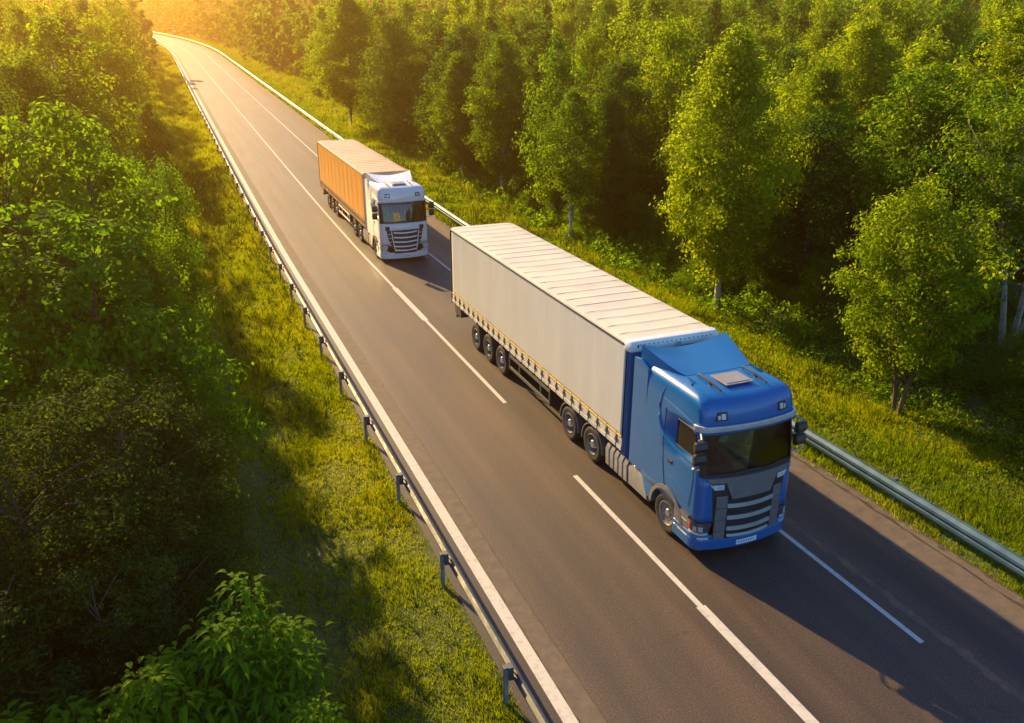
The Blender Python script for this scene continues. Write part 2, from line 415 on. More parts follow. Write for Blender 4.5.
def sym(m, f0, f1, z0, z1, o0, o1, ns=4, nz=2, mi=0):
    for sg in (-1, 1): patch(m, lambda z: (sg * f0, sg * f1), z0, z1, o0, o1, ns, nz, mi)
    return m

def make_cab(root, paint, variant):
    # ---- shell with real window openings
    zs = [.95, 1.1, 1.25, 1.5, 1.8, 2.08, 2.45, 2.76, 3.05, 3.16, 3.3, 3.42, 3.52, 3.60, 3.66, 3.70, 3.735, 3.77, 3.795, 3.82, 3.84, 3.86]
    rear = -.95; rings = []
    ncol = None
    for z in zs:
        pts, S = outline(z); side = [(slice_at(z)[2], y) for y in (-2.95 if False else -2.30, -1.62, rear)]
        half = pts[:-1] + side                       # front centre -> rear right
        full = [(-x, y) for x, y in reversed(half)] + half[1:]
        rings.append([(x, y, z) for x, y in full]); ncol = len(full)
    m = MB(); vs = [p for r in rings for p in r]; fs = []
    mid = (ncol - 1) // 2
    ws_b, ws_t = 2.08, 3.05; sw_b, sw_t = 2.45, 3.05
    def is_open(i, j):
        za, zb = zs[i], zs[i + 1]
        k = j - mid if j >= mid else mid - 1 - j        # segment index away from centre: 0..
        if za >= ws_b - .01 and zb <= ws_t + .01 and k < 17: return True       # windscreen incl. half of corner
        if za >= sw_b - .01 and zb <= sw_t + .01 and k == 20: return True      # side window: corner end -> y -2.3
        return False
    for i in range(len(zs) - 1):
        for j in range(ncol - 1):
            if not is_open(i, j): fs.append((i * ncol + j, i * ncol + j + 1, (i + 1) * ncol + j + 1, (i + 1) * ncol + j))
        fs.append((i * ncol, (i + 1) * ncol, (i + 1) * ncol + ncol - 1, i * ncol + ncol - 1))
    L = (len(zs) - 1) * ncol; fs.append(tuple(range(L, L + ncol)))
    m.add(vs, fs)
    cab = m.build('cab', paint, root, smooth=True)
    so_ = cab.modifiers.new('solid', 'SOLIDIFY'); so_.thickness = .03; so_.offset = -1
    # ---- glazing
    g = MB(); _, S = outline(2.6)
    def sg_(z, k): return outline(z)[1][k]
    patch(g, lambda z: (-sg_(z, 17), sg_(z, 17)), ws_b, ws_t, -.022, -.014, 24, 4)
    g.build('windscreen', M['glass'], cab, smooth=True)
    g = MB(); patch(g, lambda z: (-sg_(z, 17), sg_(z, 17)), ws_b - .03, ws_b + .05, .0, .012, 24, 1)
    patch(g, lambda z: (-sg_(z, 17), sg_(z, 17)), ws_t - .06, ws_t + .02, .0, .008, 24, 1)
    for q in (-1, 1): patch(g, lambda z: (q * sg_(z, 14), q * (sg_(z, 17) + .01)), ws_b, ws_t, .0, .008, 3, 4)
    g.build('windscreen_seal', M['black'], cab, smooth=True)
    for q in (-1, 1):
        g = MB(); patch(g, lambda z: (q * sg_(z, 20), q * (sg_(z, 20) + (-2.30 - pos(sg_(z, 20), z)[1]))), sw_b, sw_t, -.02, -.012, 3, 3)
        g.build('side_window', M['glass'], cab, smooth=True)
        # trim round the side window and door lines
        t = MB()
        ya = pos(sg_(sw_b, 20), sw_b)[1]; yb = pos(sg_(sw_t, 20), sw_t)[1]
        X = lambda z: q * (slice_at(z)[2] + .004)
        t.tube([(X(sw_b), ya, sw_b), (X(sw_b), -2.30, sw_b), (X(sw_t), -2.30, sw_t), (X(sw_t), yb, sw_t), (X(sw_b), ya, sw_b)], .013, 6)
        # wiper-like panel gaps of the door
        t.tube([(X(1.1), -2.0, 1.1), (X(1.7), -1.86, 1.7), (X(2.3), -1.80, 2.3), (X(3.1), -1.80, 3.1)], .007, 5)
        t.tube([(X(2.3), -3.02, 2.3), (X(1.9), -3.06, 1.9), (X(1.2), -2.98, 1.2)], .006, 5); t.tube([(X(1.22), -2.98, 1.22), (X(1.26), -2.0, 1.26)], .006, 5)
        t.build('door_seal', M['black'], cab, smooth=True)
        t = MB()
        cz = [(-1.72, 3.62), (-1.60, 3.40), (-1.52, 3.10), (-1.56, 2.82), (-1.66, 2.60), (-1.90, 2.42), (-2.25, 2.33), (-2.7, 2.27), (-3.05, 2.24)]
        rr = [.012, .022, .03, .04, .045, .042, .034, .026, .012]
        t.tube([(q * (slice_at(z)[2] - .004), y, z) for y, z in cz], rr, 8)
        cz = [(-1.62, 3.30), (-2.0, 3.27), (-2.5, 3.22), (-2.95, 3.17)]
        t.tube([(q * (slice_at(z)[2] - .002), y, z) for y, z in cz], [.01, .02, .02, .012], 6)
        cz = [(-2.0, 1.55), (-2.5, 1.50), (-3.0, 1.42)]
        t.tube([(q * (slice_at(z)[2] - .006), y, z) for y, z in cz], [.008, .022, .012], 6)
        t.build('door_crease', paint, cab, smooth=True)
        t = MB(); t.box(q * 1.235, q * 1.262, -2.22, -2.06, 1.86, 1.94); t.box(q * 1.25, q * 1.285, -2.24, -2.04, 1.92, 1.96)
        t.build('door_handle', M['black'], cab, bevel=.008)
        # upper flank panel behind the door, up to the rear (side fairing)
        t = MB(); t.prism_x([(-.96, 1.0), (-.30, 1.0), (-.30, 3.80), (-.60, 3.84), (-.96, 3.70)], q * 1.16, q * 1.232)
        t.build('side_fairing', paint, cab, bevel=.02)
    # ---- air deflector on the roof
    d = MB(); top = []; bot = []; nx, ny = 12, 8
    for j in range(ny + 1):
        t = j / ny; y = lerp(-1.92, -.50, t); hw = lerp(.86, 1.17, t ** .7)
        for i in range(nx + 1):
            u = -1 + 2 * i / nx; z = 3.868 + (.10 + .20 * u * u) * t ** 1.15
            top.append((u * hw, y - .05 * (1 - u * u) * (1 - t), z))
            bot.append((u * hw, y - .05 * (1 - u * u) * (1 - t), lerp(3.84, 3.58, min(1, t * 2.2))))
    n = nx + 1; K = len(top); fs = []
    for j in range(ny):
        for i in range(nx):
            q = j * n + i; fs.append((q, q + 1, q + n + 1, q + n)); fs.append((K + q, K + q + n, K + q + n + 1, K + q + 1))
        q = j * n; fs.append((q, q + n, K + q + n, K + q)); q += nx; fs.append((q, K + q, K + q + n, q + n))
    for i in range(nx):
        fs.append((i, K + i, K + i + 1, i + 1)); q = ny * n + i; fs.append((q, q + 1, K + q + 1, K + q))
    d.add(top + bot, fs); d.build('air_deflector', paint, cab, smooth=True)
    # roof filler between crown and rear wall
    t = MB(); t.loft([[(-1.16, -1.0, 3.5), (-1.1, -1.0, 3.70), (-.9, -1.0, 3.835), (.9, -1.0, 3.835), (1.1, -1.0, 3.70), (1.16, -1.0, 3.5)],
                      [(-1.16, -2.3, 3.5), (-1.1, -2.3, 3.70), (-.9, -2.3, 3.83), (.9, -2.3, 3.83), (1.1, -2.3, 3.70), (1.16, -2.3, 3.5)]])
    t.build('roof_shell', paint, cab, smooth=True, bevel=.01)
    # ---- roof hatch and rails
    t = MB(); t.box(-.36, .36, -2.72, -2.10, 3.852, 3.875); t.box(-.30, .30, -2.66, -2.16, 3.875, 3.888)
    t.build('roof_hatch', M['hatch'], cab, bevel=.012)
    for q in (-1, 1):
        t = MB(); t.tube([(q * .60, -2.85, 3.84), (q * .60, -2.6, 3.88), (q * .60, -2.05, 3.91), (q * .60, -1.98, 3.88)], .022, 8); t.box(q * .57, q * .63, -2.5, -2.42, 3.83, 3.9)
        t.build('roof_rail', M['black'] if variant == 'blue' else M['guard'], cab, smooth=True)
        # roof lamps
        t = MB(); patch(t, lambda z: (q * .66, q * (.94 - (z - 3.34) * .35)), 3.33, 3.51, 0, .02, 3, 2); t.build('roof_lamp', M['black'], cab)
        t2 = MB(); patch(t2, lambda z: (q * .70, q * .80), 3.36, 3.48, .02, .027, 2, 1); patch(t2, lambda z: (q * .82, q * .885), 3.36, 3.45, .02, .027, 2, 1)
        o = t2.build('lamp_lens', M['lens'], cab, bevel=.003)
    # ---- sun visor
    if variant == 'blue':
        t = MB(); patch(t, lambda z: (-1.38, 1.38), 3.09, 3.225, .02, .075, 28, 2); v = t.build('sun_visor', M['silver'], cab, smooth=True, bevel=.01)
        t = MB(); patch(t, lambda z: (-1.40, 1.40), 3.03, 3.09, .0, .05, 28, 1); t.build('visor_bracket', paint, cab, smooth=True)
        t = MB(); sym(t, .98, 1.06, 3.115, 3.145, .08, .095, 1, 1); t.build('marker_lamp', M['lens'], cab)
    else:
        t = MB(); patch(t, lambda z: (-1.30, 1.30), 3.07, 3.15, .0, .05, 28, 1); t.build('sun_visor', paint, cab, smooth=True, bevel=.01)
        t = MB(); patch(t, lambda z: (-1.26, 1.26), 2.97, 3.05, .0, .02, 28, 1); t.build('windscreen_band', M['black'], cab, smooth=True)
    # ---- grille
    if variant == 'blue':
        t = MB(); patch(t, lambda z: (-lerp(.84, .97, (z - .5) / 1.4), lerp(.84, .97, (z - .5) / 1.4)), .50, 1.92, .0, .018, 20, 4)
        gr = t.build('grille', M['black'], cab)
        t = MB(); patch(t, lambda z: (-lerp(.98, 1.12, (z - 1.92) / .12), lerp(.98, 1.12, (z - 1.92) / .12)), 1.92, 2.04, .0, .05, 20, 1)
        patch(t, lambda z: (-lerp(.50, .66, (z - 1.52) / .40), lerp(.50, .66, (z - 1.52) / .40)), 1.52, 1.922, .018, .052, 14, 3)
        t.build('grille_panel', M['grey_trim'], cab, smooth=True)
        for q in (-1, 1):
            t = MB()
            for za, zb in ((1.30, 1.60), (1.00, 1.285), (.72, .985), (.52, .705)): patch(t, lambda z: (q * .60, q * .86), za, zb, .018, .05, 3, 1)
            t.build('grille_column', M['grey_trim'], cab, bevel=.008)
        t = MB()
        for zc, hw in ((1.36, .60), (1.06, .585), (.78, .57), (.60, .55)):
            h = .045 if zc > .7 else .03
            A = []
            for k in range(11):
                x = lerp(-hw, hw, k / 10); dz = -.03 * (1 - (x / hw) ** 2)
                A.append([pos(x, zc + dz - h, .02), pos(x, zc + dz - h, .075), pos(x, zc + dz + h, .055), pos(x, zc + dz + h, .02)])
            t.loft(A)
        t.build('grille_bar', M['grey_bar'], cab, bevel=.005)
        for q in (-1, 1):
            t = MB(); patch(t, lambda z: (q * .70, q * lerp(.90, 1.02, (z - 1.74) / .14)), 1.76, 1.88, .018, .045, 4, 2); t.build('fog_lamp', M['lens'], cab, bevel=.006)
    else:
        t = MB(); hwf = lambda z: lerp(.58, .88, smooth(.5, 1.35, z)) if z < 1.35 else lerp(.88, 1.0, (z - 1.35) / .6)
        patch(t, lambda z: (-float(hwf(z)), float(hwf(z))), .52, 1.70, .0, .03, 20, 8)
        sym(t, .78, 1.0, 1.70, 1.90, .0, .03, 3, 2)
        gr = t.build('grille', M['black'], cab, smooth=True)
        t = MB()
        for zc, hw in ((1.60, .60), (1.36, .60), (1.13, .59), (.90, .57), (.70, .52)):
            A = []
            for k in range(11):
                x = lerp(-hw, hw, k / 10); dz = -.04 * (1 - (x / hw) ** 2)
                A.append([pos(x, zc + dz - .032, .03), pos(x, zc + dz - .032, .08), pos(x, zc + dz + .032, .065), pos(x, zc + dz + .032, .03)])
            t.loft(A)
        for q in (-1, 1):
            t.loft([[pos(q * (a + d), z, o) for a, o in ((0, .03), (0, .08), (.05, .07), (.05, .03))] for z, d in ((.62, .50), (.85, .57), (1.2, .62), (1.66, .68))])
            for z in (1.5, 1.3, 1.1, .92): patch(t, lambda zz: (q * .72, q * .86), z, z + .025, .03, .055, 2, 1)
        t.build('grille_bar', M['cap_white'], cab, bevel=.004)
    # ---- bumper and lower corners
    t = MB(); patch(t, lambda z: (-2.05, 2.05), .24, .50, -.10, .03, 40, 2)
    sym(t, .86, 2.05, .50, .62, -.05, .028, 14, 1)
    if variant != 'blue': patch(t, lambda z: (-.86, .86), .501, .56, -.05, .028, 14, 1)
    t.build('bumper', paint, cab, smooth=True, bevel=.02)
    t = MB(); sym(t, 1.50, 2.05, .62, .97, -.05, .015, 6, 1); t.build('corner_panel', M['grey_trim'] if variant == 'blue' else paint, cab, smooth=True)
    for q in (-1, 1):
        t = MB(); patch(t, lambda z: (q * lerp(.98, .90, (z - .62) / .33), q * 1.50), .625, .93, -.03, .014, 10, 2, 0)
        hl = t.build('headlight', M['lens_dark'] if variant == 'blue' else M['lens'], cab, smooth=True)
        t = MB(); patch(t, lambda z: (q * .98, q * 1.44), .635, .685, .014, .03, 10, 1); t.build('light_strip', M['lens'], cab, smooth=True)
        t = MB(); patch(t, lambda z: (q * 1.40, q * 1.47), .71, .86, .014, .024, 2, 1); t.build('indicator', M['red'], cab)
        t = MB(); patch(t, lambda z: (q * 1.10, q * 1.19), .72, .84, .014, .022, 2, 1); patch(t, lambda z: (q * 1.23, q * 1.31), .72, .83, .014, .022, 2, 1); t.build('lamp_reflector', M['silver'], cab, smooth=True)
        t = MB(); patch(t, lambda z: (q * .96, q * 1.20), .52, .58, .028, .04, 4, 1); t.build('fog_lamp', M['lens'], cab, bevel=.004)
        # steps
        t = MB(); t.box(q * 1.10, q * 1.27, -3.02, -2.66, .46, .50); t.box(q * 1.10, q * 1.265, -2.98, -2.66, .80, .84); t.build('step', M['silver'], cab, bevel=.008)
        # wheel arch lip: door side above the front wheel
        A = []
        for k in range(15):
            a = pi * (k / 14) ; cy, cz = -2.11, .52
            c, s_ = cos(a), sin(a)
            A.append([(q * 1.19, cy + .62 * c, cz + .60 * s_), (q * 1.278, cy + .62 * c, cz + .60 * s_), (q * 1.268, cy + .72 * c, cz + .70 * s_), (q * 1.19, cy + .72 * c, cz + .70 * s_)])
        t = MB(); t.loft(A); t.build('wheel_arch', M['grey_trim'] if variant == 'blue' else M['guard'], cab, smooth=True)
        t = MB(); t.prism_x([(-1.43, .52), (-1.2, .52), (-.95, 1.0), (-.95, 1.2), (-1.5, 1.2)], q * 1.16, q * 1.24); t.build('lower_panel', paint, cab, bevel=.01)
        # mirror
        t = MB(); ym = -3.30; mo = -.15 if variant == 'blue' else 0
        t.tube([(q * 1.20, -3.10, 3.10), (q * (1.42 + mo * .7), ym - .03, 3.02), (q * (1.52 + mo), ym, 2.98)], .028, 8); t.tube([(q * 1.20, -3.20, 2.22), (q * 1.38, ym, 2.26), (q * 1.46, ym, 2.36)], .022, 8)
        ma = t.build('mirror_arm', M['grey_bar'] if variant == 'blue' else paint, cab, smooth=True)
        t = MB()
        for (za, zb) in (((2.66, 2.98), (2.30, 2.63)) if variant != 'blue' else ((2.70, 2.95), (2.40, 2.67))):
            t.loft([[(q * (1.34 + mo), ym - .05, za), (q * (1.60 + mo), ym - .03, za), (q * (1.60 + mo), ym + .07, za), (q * (1.34 + mo), ym + .07, za)],
                    [(q * (1.33 + mo), ym - .11, (za + zb) / 2), (q * (1.62 + mo), ym - .08, (za + zb) / 2), (q * (1.61 + mo), ym + .07, (za + zb) / 2), (q * (1.34 + mo), ym + .07, (za + zb) / 2)],
                    [(q * (1.34 + mo), ym - .06, zb), (q * (1.60 + mo), ym - .04, zb), (q * (1.60 + mo), ym + .07, zb), (q * (1.34 + mo), ym + .07, zb)]])
        t.build('mirror', M['black'], cab, bevel=.03)
        # side deflector strip at the corner below the windscreen
        t = MB(); t.box(q * 1.05, q * 1.20, -.55, -.50, 1.2, 3.5); t.build('air_duct', M['black'], cab, bevel=.01)
    # ---- plate
    t = MB(); patch(t, lambda z: (-.27, .27), .30, .415, .03, .042, 6, 1, 0)
    for k in range(7): patch(t, lambda z: (-.22 + k * .064, -.185 + k * .064), .335, .38, .042, .0445, 1, 1, 1)
    t.build('number_plate', [M['plate'], M['hatch']], cab)
    # ---- wipers, dash, seats, wheel
    t = MB()
    for x0 in (-.55, .35): t.tube([pos(x0, 2.10, .02), pos(x0 + .35, 2.15, .025), pos(x0 + .75, 2.14, .025)], .011, 5)
    t.build('wiper', M['black'], cab)
    t = MB(); t.box(-1.19, 1.19, -3.18, -1.0, 1.32, 1.36); t.box(-1.19, 1.19, -1.25, -1.2, 1.35, 3.4); t.build('cab_floor', M['interior'], cab)
    t = MB(); t.loft([[(-1.17, -3.30, 1.5), (-1.17, -3.30, 2.02), (-1.17, -3.0, 2.10), (-1.17, -2.82, 2.0), (-1.17, -2.85, 1.5)], [(1.17, -3.30, 1.5), (1.17, -3.30, 2.02), (1.17, -3.0, 2.10), (1.17, -2.82, 2.0), (1.17, -2.85, 1.5)]])
    t.build('dashboard', M['grey_trim'], cab, bevel=.03)
    for x in (-.62, .62):
        t = MB(); t.box(x - .26, x + .26, -2.30, -1.80, 1.75, 1.92); t.loft([[(x - .25, -1.92, 1.9), (x + .25, -1.92, 1.9), (x + .25, -1.78, 1.9), (x - .25, -1.78, 1.9)], [(x - .22, -1.78, 2.6), (x + .22, -1.78, 2.6), (x + .22, -1.66, 2.6), (x - .22, -1.66, 2.6)]])
        t.box(x - .14, x + .14, -1.78, -1.66, 2.66, 2.9); t.build('seat', M['seat'], cab, bevel=.04)
    t = MB(); R = .24; c = Vector((.62, -2.68, 2.22)); ax = Vector((0, .55, -.83)).normalized(); u_ = Vector((1, 0, 0)); v_ = ax.cross(u_)
    ring = [c + (u_ * cos(a) + v_ * sin(a)) * R for a in [2 * pi * k / 24 for k in range(25)]]
    t.tube(ring, .018, 6, cap=False); t.tube([c - u_ * R, c + u_ * R], .02, 6); t.tube([c, (.62, -2.95, 2.02)], .04, 8); t.build('steering_wheel', M['seat'], cab, smooth=True)
    if variant == 'blue':
        t = MB(); A = [(-.62, 2.86), (-.50, 2.90), (-.47, 2.87), (-.40, 2.89), (-.36, 2.80), (-.48, 2.70), (-.62, 2.78)]
        t.loft([[(x - .1, -3.12, z) for x, z in A], [(x - .1, -3.10, z) for x, z in A]]); t.build('pennant', M['paper'], cab)
        t = MB(); t.box(.15, .55, -3.08, -3.0, 2.12, 2.18); t.build('clipboard', M['seat'], cab, bevel=.01)
    else:
        t = MB()
        for k in range(12): t.tube([(-1.1 + k * .2, -1.6, 1.9), (-1.1 + k * .2, -1.6, 3.0)], .07, 6)
        t.build('cab_curtain', M['curtain_in'], cab, smooth=True)
    return cab

TYRE = [(0, .30), (.0, .34), (-.02, .40), (-.015, .46), (.02, .50), (.10, .512), (.20, .512), (.28, .50), (.30, .44), (.30, .30)]
def make_wheel(root, y, q, steer=False, z=.512):
    """wheel on side q (-1 left, +1 right) with outer face at |x| = 1.23"""
    X = lambda a: q * (1.22 - a)
    def rev(m, prof, n=32): return m.loft([[(X(a), y + r * cos(t), z + r * sin(t)) for t in [2 * pi * k / n for k in range(n)]] for a, r in prof], True, False)
    h = MB()
    if steer: rev(h, [(.02, .0), (.02, .09), (.05, .11), (.09, .12), (.12, .13)])
    else: rev(h, [(-.0, .0), (-.0, .10), (.02, .115), (.12, .125), (.15, .13)])
    for k in range(10):
        a = 2 * pi * k / 10; cy, cz = y + .165 * cos(a), z + .165 * sin(a)
        h.tube([(X(.02 if steer else .13), cy, cz), (X(.09 if steer else .19), cy, cz)], .016, 6)
    wh = h.build('wheel', M['rim'], root, smooth=True)
    t = MB(); rev(t, TYRE, 40)
    t.build('tyre', M['rubber'], wh, smooth=True)
    r = MB()
    if steer: rev(r, [(.0, .30), (-.005, .285), (.03, .275), (.045, .22), (.055, .19), (.06, .13), (.08, .10)])
    else: rev(r, [(.0, .30), (-.008, .288), (.06, .272), (.15, .255), (.17, .21), (.155, .17), (.15, .10)])
    r.build('rim', M['rim'], wh, smooth=True)
    return wh

def make_truck(label, variant, loc, pitch):
    paint = M['blue'] if variant == 'blue' else M['white_paint']
    root = empty('semi_truck', loc); root.rotation_euler = (pitch, 0, 0)
    tag(root, label, 'truck', 'semi trucks driving on the road')
    make_cab(root, paint, variant)
    # tractor frame
    t = MB()
    for q in (-1, 1): t.box(q * .36, q * .48, -2.9, 4.1, .72, .98)
    for y in (-2.6, -1.2, .2, 1.0, 2.35, 3.9): t.box(-.36, .36, y - .05, y + .05, .76, .94)
    for y in (-2.11, 1.66, 3.08): t.tube([(-.95, y, .51), (.95, y, .51)], .09, 10)
    t.box(-.75, .75, -2.9, -1.2, .98, 1.30); t.box(-.45, .45, 1.7, 2.9, 1.0, 1.1)
    t.build('tractor_frame', M['chassis'], root, bevel=.01)
    t = MB(); t.box(-1.1, 1.1, -.93, -.86, 1.05, 3.5); t.build('cab_rear_wall', M['black'], root)
    # fuel tank with rib straps, both sides
    for q in (-1, 1):
        t = MB()
        def tk(y, g=0): return [(q * (.62 - g), y, .30 - g), (q * (1.10 + g), y, .26 - g), (q * (1.19 + g), y, .34), (q * (1.21 + g), y, .80), (q * (1.14 + g), y, .92 + g), (q * (.62 - g), y, .95 + g)]
        t.loft([tk(-1.18), tk(-.28)])
        y = -.24
        while y < .86:
            t.loft([tk(y), tk(y + .02, .02), tk(y + .18, .02), tk(y + .20)]); y += .235
        t.build('fuel_tank', M['tank'], root, smooth=True, bevel=.012)
        t = MB()
        for y in (-.26, -.02, .215, .45, .685): t.box(q * .6, q * 1.19, y - .012, y + .022, .30, .90)
        t.build('tank_strap', M['black'], root)
        for y in (1.66, 3.08):
            A = []
            for k in range(13):
                a = lerp(-.05, pi + .05, k / 12); c, s_ = cos(a), sin(a)
                A.append([(q * .90, y + .57 * c, .50 + .57 * s_), (q * 1.235, y + .57 * c, .50 + .57 * s_), (q * 1.245, y + .575 * c, .50 + .60 * s_), (q * 1.235, y + .62 * c, .50 + .62 * s_), (q * .90, y + .62 * c, .50 + .62 * s_)])
            t = MB(); t.loft(A); t.build('mudguard', M['guard'], root, smooth=True)
        make_wheel(root, -2.11, q, True); make_wheel(root, 1.66, q); make_wheel(root, 3.08, q)
    # ---- trailer
    tz = 4.07
    if variant != 'blue': cur, rf, brd, cap, post, fw = M['orange'], M['brown_roof'], M['brown_board'], M['brown_roof'], M['chassis'], M['cap_white']
    else: cur, rf, brd, cap, post, fw = M['curtain'], M['roof_tarp'], M['board'], M['cap_white'], M['chassis'], M['blue_wall']
    t = MB(); t.box(-1.25, 1.25, .03, 13.58, 1.14, 1.24); body = t.build('trailer_body', M['chassis'], root)
    # roof skin with bows
    nx = 14; ys = np.arange(0, 13.601, .085); A = []
    for y in ys:
        ph = (y % .604) / .604; sag = .009 * sin(pi * ph) - (.0 if .06 < ph < .94 else .012)
        row = [(-1.285, y, tz - .12)]
        for i in range(nx + 1):
            u = -1 + 2 * i / nx; row.append((u * 1.265, y, tz - .015 - .03 * u ** 8 - sag * (1 - u * u)))
        row.append((1.285, y, tz - .12)); A.append(row)
    t = MB(); t.loft(A, False, False); o = t.build('roof', rf, body, smooth=False)
    sm_ = o.modifiers.new('solid', 'SOLIDIFY'); sm_.thickness = .01
    # bow seams: thin stitched welts
    t = MB(); y = .604
    while y < 13.4:
        t.loft([[(-1.2, y - .012, tz - .012), (1.2, y - .012, tz - .012), (1.2, y + .012, tz - .012), (-1.2, y + .012, tz - .012)], [(-1.2, y - .006, tz - .006), (1.2, y - .006, tz - .006), (1.2, y + .006, tz - .006), (-1.2, y + .006, tz - .006)]]); y += .604
    t.build('roof_seam', M['cap_seam'] if variant == 'blue' else M['brown_board'], body)
    # front wall
    t = MB(); A = []
    for z in (1.02, 3.86):
        A.append([(-1.235, .03, z), (-1.26, -.02, z), (-1.22, -.10, z), (-1.14, -.12, z), (1.14, -.12, z), (1.22, -.10, z), (1.26, -.02, z), (1.235, .03, z)])
    t.loft(A); fwall = t.build('front_wall', fw, body, smooth=True)
    t = MB(); A = []
    for z, g in ((3.83, 0), (3.86, .015), (4.02, .015), (4.07, -.02), (4.085, -.06)):
        A.append([(-1.27 - g, .12, z), (-1.275 - g, .0, z), (-1.23 - g, -.12 - g, z), (-1.12, -.14 - g, z), (1.12, -.14 - g, z), (1.23 + g, -.12 - g, z), (1.275 + g, .0, z), (1.27 + g, .12, z)])
    t.loft(A); capo = t.build('front_cap', cap, body, smooth=True)
    t = MB()
    for k in range(17):
        x = -1.0 + k * .125; t.loft([[(x - .02, -.1555, 3.985), (x + .02, -.1555, 3.985), (x + .012, -.1555, 4.015), (x - .012, -.1555, 4.015)], [(x - .02, -.159, 3.985), (x + .02, -.159, 3.985), (x + .012, -.159, 4.015), (x - .012, -.159, 4.015)]])
    t.box(-1.08, -1.04, -.159, -.1555, 3.93, 4.02); t.build('vent_slot', M['text'] if variant == 'blue' else M['brown_board'], capo)
    if variant == 'blue':
        tc = bpy.data.curves.new('height_number', 'FONT'); tc.body = '120'; tc.size = .12; tc.extrude = .002; tc.align_x = 'CENTER'; tc.materials.append(M['text'])
        to = bpy.data.objects.new('tmp', tc); COL.objects.link(to); dg = bpy.context.evaluated_depsgraph_get(); me = bpy.data.meshes.new_from_object(to.evaluated_get(dg)); bpy.data.objects.remove(to)
        n_ = link('height_number', me, capo); n_.location = (.05, -.1575, 3.87); n_.rotation_euler = (pi / 2, 0, 0)
    for q in (-1, 1):
        # curtain
        A = []; ph = random.random() * 6; amp = .0012 if variant == 'blue' else .009
        for k in range(137):
            y = .05 + k * .0985; row = []
            for z in (1.50, 1.6, 2.2, 2.9, 3.6, 3.90, 3.94):
                e = sin(pi * (z - 1.5) / 2.44)
                row.append((q * (1.262 + amp * (sin(y * 5.2 + ph) + .6 * sin(y * 11.7 + z * .8)) * (1 if variant == 'blue' else (.6 + .4 * e))), y, z))
            A.append(row)
        t = MB(); t.loft(A, False, False); c = t.build('curtain', cur, body, smooth=True); sm_ = c.modifiers.new('solid', 'SOLIDIFY'); sm_.thickness = .006
        t = MB(); t.box(q * 1.235, q * 1.288, .10, 13.52, 3.945, 3.985); t.build('curtain_track', M['black'] if variant == 'blue' else M['brown_board'], body)
        t = MB(); t.box(q * 1.255, q * 1.285, .05, 13.5, 1.492, 1.515); t.build('curtain_piping', M['yellow'] if variant == 'blue' else M['brown_board'], body)
        t = MB()
        for za, zb in ((1.245, 1.325), (1.335, 1.41), (1.42, 1.49)): t.box(q * 1.235, q * 1.262, .03, 13.56, za, zb)
        t.box(q * 1.22, q * 1.275, .03, 13.56, 1.12, 1.235); t.build('side_board', brd, body, bevel=.006)
        nst = 26
        proto = None
        for k in range(nst):
            y = .30 + k * .515
            if proto is None:
                t = MB(); t.box(q * 1.265, q * 1.277, -.022, .022, 1.16, 1.52); t.box(q * 1.27, q * 1.295, -.035, .035, 1.30, 1.40); t.tube([(q * 1.285, 0, 1.16), (q * 1.27, 0, 1.09)], .012, 5)
                proto = t.build('strap', M['strap'] if variant == 'blue' else M['chassis'], body); proto.location = (0, y, 0)
            else:
                o = proto.copy(); COL.objects.link(o); o.parent = body; o.location = (0, y, 0)
        # side guard between landing gear and trailer wheels
        t = MB()
        ya, yb = 4.5, 7.65
        t.box(q * 1.19, q * 1.22, ya, yb, .88, .99); t.box(q * 1.19, q * 1.22, ya, yb, .48, .59); t.box(q * 1.185, q * 1.225, ya - .06, ya, .46, 1.01); t.box(q * 1.185, q * 1.225, yb, yb + .05, .46, 1.01)
        for y in (5.2, 6.9): t.box(q * 1.13, q * 1.18, y, y + .06, .48, 1.12)
        t.build('side_guard', M['guard'] if variant == 'blue' else M['cap_white'], body, bevel=.006)
        t = MB(); t.box(q * .80, q * .92, 3.98, 4.10, .32, 1.10); t.box(q * .72, q * 1.0, 3.93, 4.15, .26, .32); t.build('landing_leg', M['chassis'], body, bevel=.008)
        t = MB(); t.box(q * 1.2, q * 1.282, 13.56, 13.62, 1.05, 4.05); t.build('rear_post', M['chassis'] if variant == 'blue' else M['brown_board'], body, bevel=.01)
        t = MB(); t.box(q * .02, q * 1.19, 13.575, 13.61, 1.25, 3.98); 
        for yy in (.35, .85): t.tube([(q * yy, 13.63, 1.2), (q * yy, 13.63, 4.0)], .014, 6)
        t.build('rear_door', cap if variant == 'blue' else M['cap_white'], body)
        t = MB(); t.box(q * .7, q * 1.24, 12.6, 13.3, .72, 1.08); t.build('rear_guard_box', M['chassis'] if variant == 'blue' else M['brown_board'], body, bevel=.01)
        for y in (8.40, 9.67, 10.94): make_wheel(root, y, q)
        t = MB(); t.box(q * .78, q * .98, 13.58, 13.66, .98, 1.12); t.build('tail_lamp', M['red'], body, bevel=.01)
    t = MB()
    for q in (-1, 1): t.box(q * .36, q * .48, 1.0 if False else 4.3, 13.4, .82, 1.14); t.box(q * .36, q * .48, .3, 4.3, 1.02, 1.14)
    for y in (8.40, 9.67, 10.94): t.tube([(-.95, y, .51), (.95, y, .51)], .08, 10); t.box(-.5, .5, y - .1, y + .1, .5, .84)
    for y in np.arange(.8, 13.4, 1.05): t.box(-1.2, 1.2, y, y + .05, 1.06, 1.14)
    t.box(-1.15, 1.15, 13.38, 13.48, .50, .62); t.box(-.6, .6, 5.0, 5.7, .55, .95)
    t.build('trailer_frame', M['chassis'], root, bevel=.008)
    return root

